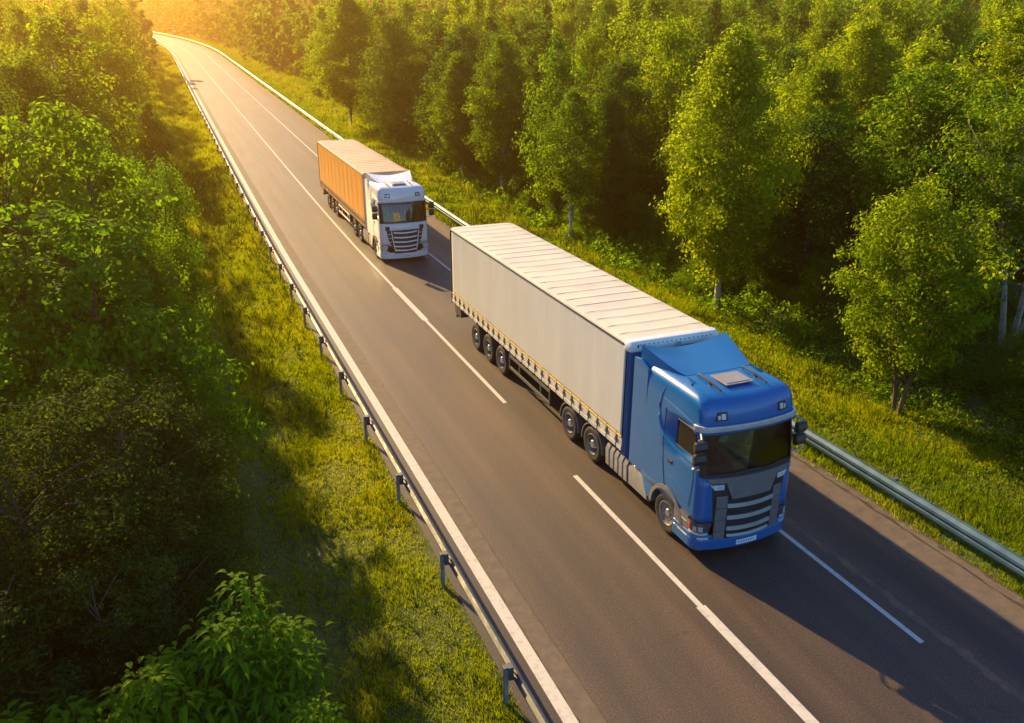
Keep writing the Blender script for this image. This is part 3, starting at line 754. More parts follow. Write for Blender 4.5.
make_truck('blue lorry in front pulling a long semitrailer with grey curtain and cream roof', 'blue', (0, 0, .005), 0)
make_truck('white lorry behind the blue one, pulling a trailer with orange curtain', 'white', (-.22, 27.75, 0.01), .013)

# ------------------------------------------------------------------ vegetation
def kites(C, size, nrm=None, drop=0, asp=.55, rg=rng):
    """leaf quads: C (n,3) centres, size (n,), returns V, F"""
    n = len(C)
    if nrm is None: nrm = rg.normal(size=(n, 3))
    nrm = nrm / (np.linalg.norm(nrm, axis=1, keepdims=True) + 1e-9)
    a = np.cross(nrm, rg.normal(size=(n, 3))); a[:, 2] -= drop; a -= (a * nrm).sum(1, keepdims=True) * nrm
    a /= (np.linalg.norm(a, axis=1, keepdims=True) + 1e-9); b = np.cross(nrm, a)
    s = size[:, None]
    p0 = C - a * s * .5; p1 = C + b * s * asp * .5 - a * s * .08 ; p2 = C + a * s * .5; p3 = C - b * s * asp * .5 - a * s * .08
    V = np.stack([p0, p1, p2, p3], 1).reshape(-1, 3); F = np.arange(4 * n).reshape(n, 4)
    return V, F

def tube_np(pts, rs, n=6):
    mb = MB(); mb.tube(pts, rs, n, cap=False); return mb.v, mb.f

def profile(kind, t):
    """crown radius fraction at relative height t 0..1 of the crown"""
    if kind == 'birch': return (np.sin(pi * np.clip(t, 0, 1) ** .80) ** .75) * (1 - .25 * t) + .06
    if kind == 'round': return np.sin(pi * np.clip(t * .92 + .06, 0, 1)) ** .55
    if kind == 'cone': return (1 - t) ** .75 * np.minimum(1, t * 6 + .35) + .05
    if kind == 'shrub': return np.sqrt(np.clip(1 - (t * .98) ** 2.2, 0, 1)) * np.minimum(1, t * 3 + .55)

def make_tree_mesh(kind, H, R, base, nclump, nleaf, leaf, clr, seed, leafmatl, barkm, stems=1, droop=.3, trunk_r=.12, spray=0.):
    rg = np.random.default_rng(seed)
    tv, tf = [], []
    def addt(pts, rs, n):
        v, f = tube_np(pts, rs, n); b = len(tv); tv.extend(v); tf.extend([tuple(b + i for i in q) for q in f])
    trunks = []
    for s in range(stems):
        ang = rg.uniform(0, 6.28); lean = (0.12 if stems == 1 else .55) * R
        top = np.array([cos(ang) * lean, sin(ang) * lean, H * (.93 if s == 0 else rg.uniform(.7, .9))])
        b0 = np.array([0, 0, -.15]) if stems == 1 else np.array([cos(ang) * .12, sin(ang) * .12, -.15])
        pts = []
        for k in range(8):
            t = k / 7; pts.append(b0 * (1 - t) + top * t + np.array([sin(t * 5 + ang) * .12, cos(t * 4.2 + ang) * .12, 0]) * t * (1 - t) * 3 * min(1, R / 2))
        trunks.append(pts)
        addt([tuple(p) for p in pts], [trunk_r / (stems ** .5) * (1 - .88 * k / 7) + .008 for k in range(8)], 7)
    # lobes of the crown envelope: uneven outline
    nl = 7; la = rg.uniform(0, 2 * pi, nl); lz = rg.uniform(0, 1, nl); lw = rg.uniform(.15, .42, nl) * rg.choice([-1, 1], nl, p=[.45, .55])
    C = []; CR = []
    for k in range(nclump):
        t = (k + rg.uniform(0, 1)) / nclump
        t = t ** (1.0 if kind in ('birch', 'cone') else .9)
        az = k * 2.39996 + rg.uniform(-.4, .4)
        d = 0
        for a, z_, q in zip(la, lz, lw):
            da = (az - a + pi) % (2 * pi) - pi; d += q * math.exp(-(da / .7) ** 2 - ((t - z_) / .22) ** 2)
        rad = R * float(profile(kind, t)) * (1 + d) * rg.uniform(.55, 1.02) ** .6
        z = base + (H - base) * t + rg.normal(0, .02) * H
        tr = trunks[k % stems]
        ft = min(.98, max(.1, (z - .25 * rad) / H)); i = min(6, int(ft * 7)); o = np.array(tr[i]) * (1 - (ft * 7 - i)) + np.array(tr[i + 1]) * (ft * 7 - i)
        tip = np.array([cos(az) * rad, sin(az) * rad, z]) + np.array([o[0], o[1], 0]) * .6
        if k % 2 == 0 or stems > 1:
            mid_ = (o + tip) / 2 + np.array([0, 0, .12 * rad]); addt([tuple(o), tuple(mid_), tuple(tip)], [max(.012, trunk_r * .28 * (1 - t * .6)), trunk_r * .16, .006], 4)
        nsub = 3
        for s in range(nsub):
            f = [1.0, .74, .5][s]
            c = o * (1 - f) + tip * f + rg.normal(0, clr * .35, 3); c[2] += .12 * rad * f * (1 - f) * 4 - droop * f * clr * .6
            C.append(c); CR.append(clr * rg.uniform(.6, 1.25) * (1.0 if s < 2 else .8) * (.65 + .5 * float(profile(kind, t))))
    C = np.array(C); CR = np.array(CR)
    wgt = CR ** 2; wgt /= wgt.sum(); idx = rg.choice(len(C), nleaf, p=wgt)
    u = rg.normal(size=(nleaf, 3)); u /= np.linalg.norm(u, axis=1, keepdims=True); rad = rg.uniform(0, 1, nleaf) ** .42
    off = u * rad[:, None] * CR[idx][:, None]; off[:, 2] *= .75
    off[:, 2] -= droop * (off[:, 0] ** 2 + off[:, 1] ** 2) / (CR[idx] + .01) * .8
    P = C[idx] + off
    # stray outer leaves
    st = rg.random(nleaf) < .10; P[st] += u[st] * (CR[idx][st] * rg.uniform(.2, .9, st.sum()))[:, None]
    P[:, 2] = np.maximum(P[:, 2], .05)
    out = P - np.array([0, 0, base + .4 * (H - base)]); out /= np.linalg.norm(out, axis=1, keepdims=True) + 1e-6
    nrm = u * .8 + out * .4 + np.array([0, 0, .35]) + rg.normal(size=(nleaf, 3)) * .4
    size = leaf * rg.uniform(.6, 1.35, nleaf)
    V, F = kites(P, size, nrm, drop=.8, rg=rg)
    cl_t = rg.uniform(0, 1, len(C)); tint = np.clip(cl_t[idx] * .55 + rg.uniform(0, .45, nleaf), 0, 1)
    crown = np_mesh('crown', V, F, leafmatl, tint)
    me = bpy.data.meshes.new('trunk'); me.from_pydata(tv, [], tf); me.materials.append(barkm); me.polygons.foreach_set('use_smooth', [True] * len(me.polygons))
    return me, crown, H, R

LIB = {}
def lib(key, **kw): LIB.setdefault(key, []).append(make_tree_mesh(**kw))
B, D, BR, OL, BG = M['leaf_birch'], M['leaf_dark'], M['leaf_bright'], M['leaf_olive'], M['leaf_big']
# near, detailed (unit: metres at nominal height)
for s in (1, 2, 3, 4): lib('birch', kind='birch', H=10, R=2.3, base=1.9, nclump=150, nleaf=50000, leaf=.135, clr=.50, seed=s, leafmatl=B, barkm=M['bark_birch'], trunk_r=.13)
lib('forked', kind='round', H=10, R=2.6, base=4.6, nclump=90, nleaf=30000, leaf=.13, clr=.5, seed=26, leafmatl=B, barkm=M['bark_birch'], stems=3, trunk_r=.20)
lib('birch_thin', kind='birch', H=8, R=1.75, base=2.7, nclump=90, nleaf=20000, leaf=.125, clr=.42, seed=21, leafmatl=B, barkm=M['bark_birch'], trunk_r=.13)
for s in (5, 6): lib('open_birch', kind='round', H=8, R=2.2, base=1.9, nclump=110, nleaf=36000, leaf=.13, clr=.46, seed=s, leafmatl=B, barkm=M['bark'], stems=3, trunk_r=.13)
for s in (7, 8, 9): lib('alder', kind='birch', H=9, R=2.3, base=.9, nclump=130, nleaf=34000, leaf=.13, clr=.52, seed=s, leafmatl=D, barkm=M['bark'], trunk_r=.13)
for s in (10, 11): lib('cone', kind='cone', H=9, R=2.2, base=.5, nclump=170, nleaf=34000, leaf=.12, clr=.36, seed=s, leafmatl=D, barkm=M['bark'], trunk_r=.13, droop=.5)
for s in (12, 13): lib('shrub', kind='shrub', H=4, R=2.0, base=.1, nclump=80, nleaf=26000, leaf=.085, clr=.42, seed=s, leafmatl=BR, barkm=M['bark'], stems=5, trunk_r=.07)
for s in (14, 15): lib('olive', kind='shrub', H=5, R=2.0, base=.2, nclump=130, nleaf=60000, leaf=.075, clr=.33, seed=s, leafmatl=OL, barkm=M['bark'], stems=4, trunk_r=.09, droop=.1)
for s in (16, 17): lib('hazel', kind='shrub', H=4, R=1.8, base=.1, nclump=70, nleaf=9000, leaf=.17, clr=.42, seed=s, leafmatl=BR, barkm=M['bark'], stems=6, trunk_r=.06)
for s in (18, 19): lib('maple', kind='round', H=8, R=2.1, base=1.5, nclump=80, nleaf=15000, leaf=.20, clr=.42, seed=s, leafmatl=BR, barkm=M['bark'], stems=2, trunk_r=.12)
# middle distance
for s in (31, 32, 33, 34): lib('mid_birch', kind='birch', H=10, R=2.3, base=1.2, nclump=75, nleaf=13500, leaf=.20, clr=.60, seed=s, leafmatl=B, barkm=M['bark_birch'], trunk_r=.13)
for s in (41, 42, 43): lib('mid_birch', kind='round', H=10, R=2.6, base=.8, nclump=80, nleaf=14500, leaf=.20, clr=.62, seed=s, leafmatl=B, barkm=M['bark'], trunk_r=.13)
lib('mid_dark', kind='round', H=9, R=2.6, base=.6, nclump=75, nleaf=13500, leaf=.21, clr=.62, seed=44, leafmatl=D, barkm=M['bark'], trunk_r=.13)
for s in (35, 36, 37): lib('mid_dark', kind='birch', H=9, R=2.3, base=.8, nclump=65, nleaf=12000, leaf=.21, clr=.62, seed=s, leafmatl=D, barkm=M['bark'], trunk_r=.13)
for s in (38, 39): lib('mid_cone', kind='cone', H=10, R=2.1, base=.5, nclump=80, nleaf=8000, leaf=.24, clr=.48, seed=s, leafmatl=D, barkm=M['bark'], trunk_r=.13)

counts = {}
def plant(kindname, key, x, y, h, r, label, cat, group=None, zbase=None):
    L = LIB[key]; k = counts.get(key, 0); counts[key] = k + 1
    tr, cr, H, R = L[k % len(L)]
    z = float(ground(x, y)) if zbase is None else zbase
    root = empty(kindname, (x, y, z), random.uniform(0, 6.28)); root.scale = (r / R, r / R, h / H)
    tag(root, label, cat, group)
    link('trunk', tr, root); link('crown', cr, root)
    return root

FR = 'trees at the right edge of the forest'
TR_ = [
 ('birch_tree', 'birch', 9.6, 11.2, 11.0, 2.5, 'tall full birch with white trunk standing on the verge right behind the blue truck trailer', 'tree'),
 ('birch_tree', 'birch_thin', 9.3, 24.6, 8.2, 1.9, 'slender birch with a bare white trunk, alone on the verge beyond the trailer roof', 'tree'),
 ('dark_tree', 'cone', 12.0, 25.6, 7.6, 2.3, 'dark green pointed tree just right of the slender white-trunked birch', 'tree'),
 ('birch_tree', 'birch', 10.6, 38.2, 10.4, 2.4, 'tall yellow-green birch at the forest edge, beyond the right side of the white cab', 'tree'),
 ('dark_tree', 'cone', 11.7, 34.0, 9.2, 2.2, 'dark cone-shaped tree at the forest edge, in front of the tall yellow-green birches', 'tree'),
 ('birch_tree', 'birch', 9.9, 44.6, 9.3, 2.2, 'rounded birch nearest the road above the white truck', 'tree'),
 ('dark_tree', 'alder', 9.4, 61.5, 11.4, 3.4, 'broad dark tree at the forest edge above the orange trailer, in deep shade below', 'tree'),
 ('birch_tree', 'birch', 7.9, 75.5, 13.2, 3.7, 'very tall birch at the forest edge where the verge narrows behind the orange trailer', 'tree'),
 ('open_tree', 'open_birch', 8.9, .8, 7.0, 1.95, 'small loose-crowned tree with a crooked brown stem on the verge right of the blue cab', 'tree'),
 ('open_tree', 'open_birch', 16.8, 7.6, 9.6, 3.0, 'wide yellow-topped tree with forked bare limbs, upper right beside the frame edge', 'tree'),
 ('open_tree', 'forked', 16.4, 3.0, 9.8, 2.7, 'loose tree with long forked pale trunks at the right frame edge', 'tree'),
 ('birch_tree', 'birch', 19.0, 18.5, 9.5, 2.3, 'bronze-tinted birch in the second row, right of the tall full birch', 'tree'),
 ('birch_tree', 'birch', 24.0, 20.0, 11.2, 3.2, 'large golden-topped birch behind the wide yellow-topped tree', 'tree'),
 ('dark_tree', 'alder', 14.2, 19.5, 9.2, 2.3, 'dark slim tree close behind the tall full birch', 'tree'),
 ('dark_tree', 'alder', 14.6, 28.6, 9.6, 2.4, 'dark tree behind the dark green pointed tree', 'tree'),
 ('dark_tree', 'alder', 11.4, -3.6, 5.0, 2.1, 'dark bush-like tree at the right frame edge beside the guardrail verge', 'tree'),
 ('dark_tree', 'alder', 11.9, 3.2, 5.6, 2.2, 'dark dense tree behind the small loose-crowned tree', 'tree'),
 ('dark_tree', 'alder', 14.6, -2.2, 5.2, 2.2, 'dark dense tree at the right frame edge under the forked pale trunks', 'tree'),
 ('dark_tree', 'alder', 13.2, 44.5, 10.4, 2.8, 'dark full tree filling the gap behind the rounded birch', 'tree'),
 ('dark_tree', 'alder', 12.9, 52.0, 11.0, 3.0, 'dark full tree between the rounded birch and the broad dark tree', 'tree'),
]
occ = [(15.6, 1.2, 2.2)]
for n_, key, x, y, h, r, lb, ct in TR_:
    q_ = plant(n_, key, x, y, h, r, lb, ct); occ.append((x, y, r))
    if 'tall full birch with' in lb: q_.rotation_euler.z += 2.9

LT = [
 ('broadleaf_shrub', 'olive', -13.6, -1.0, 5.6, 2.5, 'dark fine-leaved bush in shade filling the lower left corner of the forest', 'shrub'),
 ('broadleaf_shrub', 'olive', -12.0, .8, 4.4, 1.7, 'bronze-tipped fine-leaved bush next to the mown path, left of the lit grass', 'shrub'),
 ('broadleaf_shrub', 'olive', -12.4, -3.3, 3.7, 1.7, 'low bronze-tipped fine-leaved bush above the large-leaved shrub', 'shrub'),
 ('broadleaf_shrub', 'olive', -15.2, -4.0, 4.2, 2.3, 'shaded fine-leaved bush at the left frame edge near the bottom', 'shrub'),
 ('hazel_shrub', 'hazel', -11.8, 5.4, 4.5, 1.8, 'bright green hazel-like shrub bulging over the mown path', 'shrub'),
 ('maple_tree', 'maple', -14.0, 5.4, 7.4, 2.3, 'broad-leaved tree with bright leaf sprays at the left frame edge', 'tree'),
 ('maple_tree', 'maple', -14.2, 12.0, 9.2, 2.3, 'tall sunlit broad-leaved tree at the left frame edge above the leaf sprays', 'tree'),
 ('hazel_shrub', 'hazel', -13.0, 4.0, 5.2, 1.5, 'bright sprig-leaved shrub between the left frame edge and the hazel-like shrub', 'shrub'),
 ('leafy_shrub', 'shrub', -13.4, 17.5, 7.2, 2.1, 'grey-green upright shrub behind the tall sunlit broad-leaved tree', 'shrub'),
 ('leafy_shrub', 'shrub', -12.1, 19.0, 6.9, 2.1, 'round yellow-lit shrub overhanging the shaded path', 'shrub'),
 ('leafy_shrub', 'shrub', -12.2, 12.4, 5.6, 1.8, 'green shrub at the path edge below the round yellow-lit shrub', 'shrub'),
 ('leafy_shrub', 'olive', -13.3, 9.3, 5.0, 1.6, 'grey-leaved bush behind the hazel-like shrub', 'shrub'),
 ('birch_tree', 'birch_thin', -11.6, 50.0, 6.3, 1.4, 'small golden tree standing forward on the left verge beside the road shade', 'tree'),
 ('dark_tree', 'alder', -15.9, 25.5, 10.2, 2.8, 'large tree at upper left, first beyond the round yellow-lit shrub', 'tree'),
 ('dark_tree', 'alder', -17.5, 20.0, 10.6, 2.8, 'large tree at the upper left frame edge', 'tree'),
 ('birch_tree', 'birch', -15.4, 33.0, 9.2, 2.4, 'full golden-green tree at upper left behind the shrubs', 'tree'),
 ('dark_tree', 'alder', -18.6, 12.5, 9.6, 2.8, 'dark tree at the left frame edge behind the tall sunlit broad-leaved tree', 'tree'),
]
for n_, key, x, y, h, r, lb, ct in LT:
    plant(n_, key, x, y, h, r, lb, ct); occ.append((x, y, r))

# the rest of the forest: one tree at a time until individual crowns stop reading
camv = np.array(CAM[:2]); f2 = np.array([sin(YAW), cos(YAW)])
def in_view(x, y, margin=.0):
    d = np.array([x, y]) - camv; a = math.atan2(d[0], d[1]) - YAW; return abs(a) < .56 + margin and np.hypot(*d) > 4
cand = []
r3 = random.Random(5)
y = -4.0
while y < 150:
    x = -60.0
    while x < 120:
        sp = 4.1
        X = x + r3.uniform(-1.5, 1.5); Y = y + r3.uniform(-1.5, 1.5); u = X - float(xoff(Y))
        if (u < (-14.4 if 22 < Y < 90 else -12.8) or u > 10.2 + (1.5 if Y < 20 else 0)) and in_view(X, Y, .10):
            if not any((X - a) ** 2 + (Y - b) ** 2 < (r * .62 + 1.6) ** 2 for a, b, r in occ):
                cand.append((math.hypot(X - CAM[0], Y - CAM[1]), X, Y)); occ.append((X, Y, 1.7))
        x += sp
    y += 4.1
cand.sort()
NI = 262
single, rest = cand[:NI], cand[NI:]
LBL = {
 ('R', 'mid_birch'): ('birch_tree', 'sunlit yellow-green birch among the crowds of crowns in the right-hand forest', 'birches of the right-hand forest'),
 ('R', 'mid_dark'): ('dark_tree', 'dark green leafy tree among the crowds of crowns in the right-hand forest', 'dark trees of the right-hand forest'),
 ('R', 'mid_cone'): ('conical_tree', 'pointed dark tree among the crowds of crowns in the right-hand forest', 'pointed trees of the right-hand forest'),
 ('L', 'mid_birch'): ('birch_tree', 'hazy golden birch in the forest left of the road', 'birches of the left-hand forest'),
 ('L', 'mid_dark'): ('dark_tree', 'hazy dark leafy tree in the forest left of the road', 'dark trees of the left-hand forest'),
 ('L', 'mid_cone'): ('conical_tree', 'hazy pointed tree in the forest left of the road', 'pointed trees of the left-hand forest'),
}
near_key = {'mid_birch': 'birch', 'mid_dark': 'alder', 'mid_cone': 'cone'}
def size_at(X, Y, key):
    d = math.hypot(X - CAM[0], Y - CAM[1])
    h = r3.uniform(6.6, 11.2) + (1.6 if d > 70 else 0) + (.9 if key == 'mid_birch' else 0)
    if X < 0:
        h = min(h + 1.2, 12.5); h = h if d > 45 else min(h, 9.2)
        if X < -13 and Y < 6: h = min(h, 6.5)
    if X > 9 and d < 40: h = min(h, 8.6)
    return h, r3.uniform(1.9, 3.2)
for d, X, Y in single:
    key = r3.choices(['mid_birch', 'mid_dark', 'mid_cone'], [.56, .30, .14])[0]
    h, r = size_at(X, Y, key); sd = 'R' if X - float(xoff(Y)) > 0 else 'L'
    nm, lb, gp = LBL[(sd, key)]
    plant(nm, near_key[key] if d < 46 else key, X, Y, h, r, lb, 'tree', gp)

for i in range(30):                                    # bushes in the gaps of the right forest edge
    Y = -2 + i * 2.3 + r3.uniform(-.8, .8); X = r3.uniform(10.6, 13.8)
    plant('leafy_bush', 'shrub', X, Y, r3.uniform(1.6, 3.4), r3.uniform(1.1, 1.9), 'low bright green bush in the gaps between the trunks of the right forest edge', 'bush', 'bushes at the foot of the right-hand forest')
# far wood: reads as one mass
def wood_cloud(pts, per, leaf, seed):
    rg = np.random.default_rng(seed); Ps = []; T = []
    for (X, Y, h, r, kd) in pts:
        n = per; k = 16
        t = rg.uniform(.03, 1, k); az = rg.uniform(0, 6.28, k); rad = r * profile(kd, t) * rg.uniform(.5, 1, k)
        cc = np.stack([X + np.cos(az) * rad, Y + np.sin(az) * rad, float(ground(X, Y)) + t * h], 1); ct = rg.uniform(0, 1, k) * .5 + rg.uniform(0, .4)
        i = rg.integers(0, k, n); u = rg.normal(size=(n, 3)); u /= np.linalg.norm(u, axis=1, keepdims=True)
        Ps.append(cc[i] + u * (rg.uniform(.2, 1, n) ** .5 * .75)[:, None]); T.append(np.clip(ct[i] + rg.uniform(0, .3, n), 0, 1))
    P = np.concatenate(Ps); T = np.concatenate(T); nrm = rg.normal(size=P.shape) * .7 + np.array([0, 0, .5])
    V, F = kites(P, leaf * rg.uniform(.6, 1.4, len(P)), nrm, .3, .75, rg); return V, F, T
far = [(X, Y, *size_at(X, Y, 'mid_birch' if r3.random() < .5 else 'mid_dark'), r3.choice(['birch', 'birch', 'cone'])) for d, X, Y in rest]
V, F, T = wood_cloud(far, 900, .42, 3)
o = link('far_wood', np_mesh('far_wood', V, F, M['leaf_birch'], T)); tag(o, 'distant wood of small green crowns along the top of the photo', 'wood', None, 'stuff')
far2 = []
Yv = 148.
while Yv < 620:
    st = 5.2 if Yv < 300 else 8.5
    lo, hi = (-190, 330) if Yv < 300 else (-330, 560)
    X = lo
    while X < hi:
        a, b = X + r3.uniform(-2.5, 2.5), Yv + r3.uniform(-2.5, 2.5)
        u = a - float(xoff(min(b, 420)))
        if in_view(a, b, .02) and (u < -12 or u > 9): far2.append((a, b, r3.uniform(8.5, 13.5), st * .60, 'birch' if r3.random() < .6 else 'cone'))
        X += st
    Yv += st
V, F, T = wood_cloud([(a, b, h, r, k) for a, b, h, r, k in far2], 230, .95, 4)
o = link('hazy_wood', np_mesh('hazy_wood', V, F, M['leaf_dark'], T)); tag(o, 'hazy far-off wood on the horizon beyond the end of the road', 'wood', None, 'stuff')

# ------------------------------------------------------------------ large-leaved shrubs at the lower left (each leaf modelled with a fold and droop)
def bigleaf_mesh(H, R, nstem, seed, L=.25):
    rg = np.random.default_rng(seed); tv, tf = [], []; LV, LF, LTt = [], [], []
    def leaf(p, d, l, tint):
        d = d / np.linalg.norm(d); side = np.cross(d, [0, 0, 1.]); side /= np.linalg.norm(side) + 1e-6; upv = np.cross(side, d)
        w_ = l * .18; b = len(LV)
        S = [(0, 0), (.3, .9), (.6, .8), (1, 0)]
        mid_ = []; lft = []; rgt = []
        for t, ww in S:
            c = p + d * l * t - np.array([0, 0, 1.]) * l * .62 * t * t
            mid_.append(c); lft.append(c + side * w_ * ww + upv * w_ * .35 * ww); rgt.append(c - side * w_ * ww + upv * w_ * .35 * ww)
        LV.extend([mid_[0], mid_[1], mid_[2], mid_[3], lft[1], lft[2], rgt[1], rgt[2]])
        for f_ in ((b, b + 4, b + 1, b), (b + 1, b + 4, b + 5, b + 2), (b + 2, b + 5, b + 3, b + 2), (b, b + 1, b + 6, b), (b + 1, b + 2, b + 7, b + 6), (b + 2, b + 3, b + 7, b + 2)): LF.append(f_); LTt.append(tint)
    for s in range(nstem):
        az = s * 2.39996 + rg.uniform(-.3, .3); rr = R * sqrt((s + .5) / nstem); hh = H * (1 - .45 * (rr / R) ** 2) * rg.uniform(.82, 1.05)
        base = np.array([cos(az) * rr * .35, sin(az) * rr * .35, -.1]); tip = np.array([cos(az) * rr, sin(az) * rr, hh])
        pts = [base * (1 - t) + tip * t + np.array([0, 0, .25 * hh * t * (1 - t)]) for t in np.linspace(0, 1, 6)]
        mb = MB(); mb.tube([tuple(p) for p in pts], [.022, .018, .014, .011, .008, .004], 5, cap=False); b = len(tv); tv.extend(mb.v); tf.extend([tuple(b + i for i in q) for q in mb.f])
        nodes = int(hh * 11)
        for k in range(nodes):
            t = .22 + .78 * (k / nodes); c = base * (1 - t) + tip * t + np.array([0, 0, .25 * hh * t * (1 - t)])
            for q in range(3 if t < .93 else 5):
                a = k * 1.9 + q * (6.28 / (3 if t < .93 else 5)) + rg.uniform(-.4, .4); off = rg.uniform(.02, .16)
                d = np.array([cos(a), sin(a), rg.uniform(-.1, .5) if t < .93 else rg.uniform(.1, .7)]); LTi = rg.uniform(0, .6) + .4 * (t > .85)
                leaf(c + d * off + rg.normal(0, .03, 3), d, L * rg.uniform(.65, 1.25), LTi)
    LV = np.array(LV); tri = []; tt = []
    for f_, ti in zip(LF, LTt):
        if f_[3] == f_[0]: tri.append((f_[0], f_[1], f_[2])); tt.append(ti)
        elif f_[3] == f_[2] if False else len(set(f_)) == 3:
            u = []
            for q in f_:
                if q not in u: u.append(q)
            tri.append(tuple(u)); tt.append(ti)
        else: tri.append((f_[0], f_[1], f_[2])); tri.append((f_[0], f_[2], f_[3])); tt += [ti, ti]
    cr = np_mesh('crown', LV, np.array(tri), M['leaf_big'], np.array(tt), smooth=True)
    me = bpy.data.meshes.new('stems'); me.from_pydata(tv, [], tf); me.materials.append(M['bark'])
    return me, cr, H, R
LIB['bigleaf'] = [bigleaf_mesh(3.4, 1.25, 46, 91), bigleaf_mesh(3.4, 1.3, 46, 92)]
def bigleaf(x, y, h, r, label):
    tr, cr, H, R = LIB['bigleaf'][len(label) % 2]
    root = empty('large_leaved_shrub', (x, y, float(ground(x, y))), random.uniform(0, 6)); root.scale = (r / R, r / R, h / H); tag(root, label, 'shrub')
    link('stems', tr, root); link('leaves', cr, root)
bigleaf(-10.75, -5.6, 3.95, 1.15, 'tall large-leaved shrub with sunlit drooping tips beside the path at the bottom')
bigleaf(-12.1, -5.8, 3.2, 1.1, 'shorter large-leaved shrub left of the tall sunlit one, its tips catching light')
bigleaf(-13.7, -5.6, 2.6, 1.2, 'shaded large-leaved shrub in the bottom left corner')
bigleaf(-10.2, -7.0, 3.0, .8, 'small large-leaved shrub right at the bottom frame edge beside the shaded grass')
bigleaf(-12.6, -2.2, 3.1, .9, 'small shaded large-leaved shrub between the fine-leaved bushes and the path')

# ------------------------------------------------------------------ grass and undergrowth
def blades(n, xf, yf, dens, hmin, hmax, wd, seed, name, label, tuft=5, matl=None, shade=1):
    rg = np.random.default_rng(seed)
    m = n // tuft; y = yf(rg, m); u = xf(rg, m, y); x = u + xoff(y)
    keep = dens(u, y, rg); x, y = x[keep], y[keep]
    x = np.repeat(x, tuft) + rg.normal(0, .035, len(x) * tuft); y = np.repeat(y, tuft) + rg.normal(0, .035, len(y) * tuft)
    z = ground(x, y); k = len(x)
    # distance-adaptive size so that the turf stays covered
    d = np.hypot(x - CAM[0], y - CAM[1]); sc = np.clip(d / 16, 1, 4)
    patchy = .7 + .5 * np.sin(x * 1.7 + y * .6) * np.sin(y * 1.3 - x * .8) + rg.normal(0, .18, k)
    h = (hmin + (hmax - hmin) * rg.random(k) ** 1.5) * np.clip(patchy, .35, 1.5) * sc ** .45; w_ = wd * rg.uniform(.6, 1.4, k) * sc
    az = rg.uniform(0, 2 * pi, k); lean = rg.uniform(.1, .9, k) * h; la = rg.uniform(0, 2 * pi, k)
    p0 = np.stack([x - np.cos(az) * w_ / 2, y - np.sin(az) * w_ / 2, z - .02], 1); p1 = np.stack([x + np.cos(az) * w_ / 2, y + np.sin(az) * w_ / 2, z - .02], 1)
    p2 = np.stack([x + np.cos(la) * lean, y + np.sin(la) * lean, z + h], 1)
    V = np.stack([p0, p1, p2], 1).reshape(-1, 3); F = np.arange(3 * k).reshape(k, 3)
    tint = np.clip(.45 + .28 * np.sin(x * .9 + 1.3 * np.sin(y * .45)) + rg.normal(0, .2, k), 0, 1)
    o = link(name, np_mesh(name, V, F, matl or M['grass'], tint)); tag(o, label, 'grass', None, 'stuff')
def ydist(y0, y1, p):
    return lambda rg, m: y0 + (y1 - y0) * rg.random(m) ** p
all_ = lambda u, y, rg: rg.random(len(u)) < 1
blades(520000, lambda rg, m, y: rg.uniform(-11.6, -6.52, m), ydist(-14, 60, 1.7), lambda u, y, rg: rg.random(len(u)) < np.where(np.abs(u + 9.9) < .35, .55, 1), .06, .17, .017, 51, 'verge_grass', 'grass growing on the strip left of the left guardrail')
blades(120000, lambda rg, m, y: rg.uniform(-13.5, -6.6, m), ydist(55, 260, 1.6), all_, .15, .35, .03, 52, 'verge_grass', 'far part of the grass on the strip left of the road')
blades(420000, lambda rg, m, y: rg.uniform(4.3, 10.0, m), ydist(-12, 70, 1.6), lambda u, y, rg: rg.random(len(u)) < np.where(u < 4.5, .5, 1), .07, .22, .019, 53, 'verge_grass', 'grass growing on the verge between the right guardrail and the forest')
blades(120000, lambda rg, m, y: rg.uniform(4.5, 13, m), ydist(60, 400, 1.5), all_, .15, .35, .03, 54, 'verge_grass', 'far part of the grass on the verge right of the road')

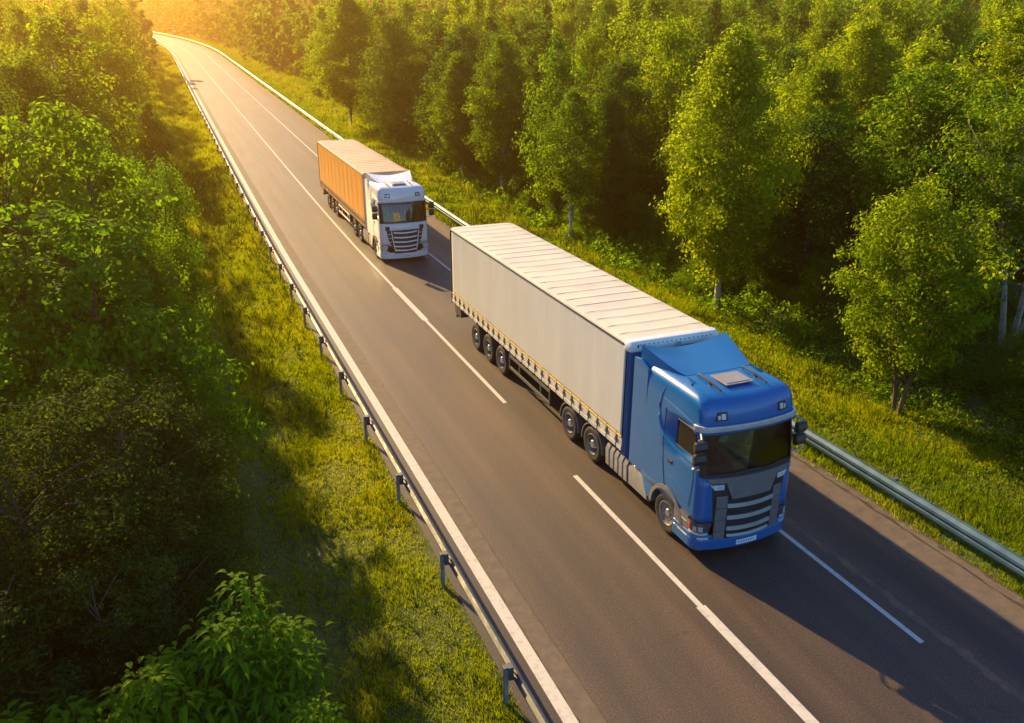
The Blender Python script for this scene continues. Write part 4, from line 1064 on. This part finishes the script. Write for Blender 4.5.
blades(9000, lambda rg, m, y: rg.uniform(-9.6, -6.6, m), ydist(-13, 60, 1.5), all_, .22, .5, .022, 55, 'tall_weeds', 'scattered taller weeds in the grass left of the left guardrail', tuft=7, matl=M['leaf_olive'])
blades(12000, lambda rg, m, y: rg.uniform(4.3, 10.0, m), ydist(-12, 60, 1.4), all_, .22, .55, .022, 56, 'tall_weeds', 'scattered taller weeds in the grass right of the right guardrail', tuft=7, matl=M['leaf_olive'])
def undergrowth(n, xf, yf, name, label, leaf, hmax, seed, mat):
    rg = np.random.default_rng(seed); m = n // 60
    y = yf(rg, m); x = xf(rg, m, y) + xoff(y); z = ground(x, y)
    hh = hmax * rg.uniform(.15, 1, m) ** 1.5; rr = rg.uniform(.25, .7, m)
    i = np.repeat(np.arange(m), 60); k = len(i); u = rg.normal(size=(k, 3)); u /= np.linalg.norm(u, axis=1, keepdims=True)
    P = np.stack([x[i] + u[:, 0] * rr[i], y[i] + u[:, 1] * rr[i], z[i] + np.abs(u[:, 2]) * hh[i] * rg.uniform(.5, 1, k) + .03], 1)
    nrm = u * .5 + np.array([0, 0, .6]) + rg.normal(size=(k, 3)) * .5
    d = np.hypot(P[:, 0] - CAM[0], P[:, 1] - CAM[1]); V, F = kites(P, leaf * rg.uniform(.6, 1.4, k) * np.clip(d / 30, .8, 3), nrm, .2, .6, rg)
    T = np.clip(rg.uniform(0, 1, m)[i] * .6 + rg.uniform(0, .4, k), 0, 1)
    o = link(name, np_mesh(name, V, F, mat, T)); tag(o, label, 'undergrowth', None, 'stuff')
undergrowth(210000, lambda rg, m, y: 9.3 + 13 * rg.random(m) ** 1.3, ydist(-8, 70, 1.2), 'undergrowth', 'green leafy undergrowth below the trees right of the verge', .12, 1.0, 61, M['leaf_bright'])
undergrowth(30000, lambda rg, m, y: 6.4 + 3 * rg.random(m), ydist(-8, 60, 1.2), 'undergrowth', 'low weeds scattered in the right verge grass', .08, .3, 62, M['leaf_bright'])
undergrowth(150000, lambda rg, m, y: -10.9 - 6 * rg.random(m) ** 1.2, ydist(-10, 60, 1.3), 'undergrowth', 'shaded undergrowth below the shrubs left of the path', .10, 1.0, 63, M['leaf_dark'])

# ------------------------------------------------------------------ haze
hm = bpy.data.materials.new('warm_haze'); hm.use_nodes = True; t = hm.node_tree; t.nodes.remove(t.nodes['Principled BSDF'])
pv = t.nodes.new('ShaderNodeVolumePrincipled'); pv.inputs['Color'].default_value = (1, .52, .13, 1); pv.inputs['Density'].default_value = .00115; pv.inputs['Anisotropy'].default_value = .81
t.links.new(pv.outputs[0], t.nodes['Material Output'].inputs['Volume'])
mb = MB(); mb.box(-950, 950, -130, 1050, -3, 46); hz = mb.build('haze', hm); tag(hz, 'warm golden evening haze over the road and forest', 'haze', None, 'stuff')
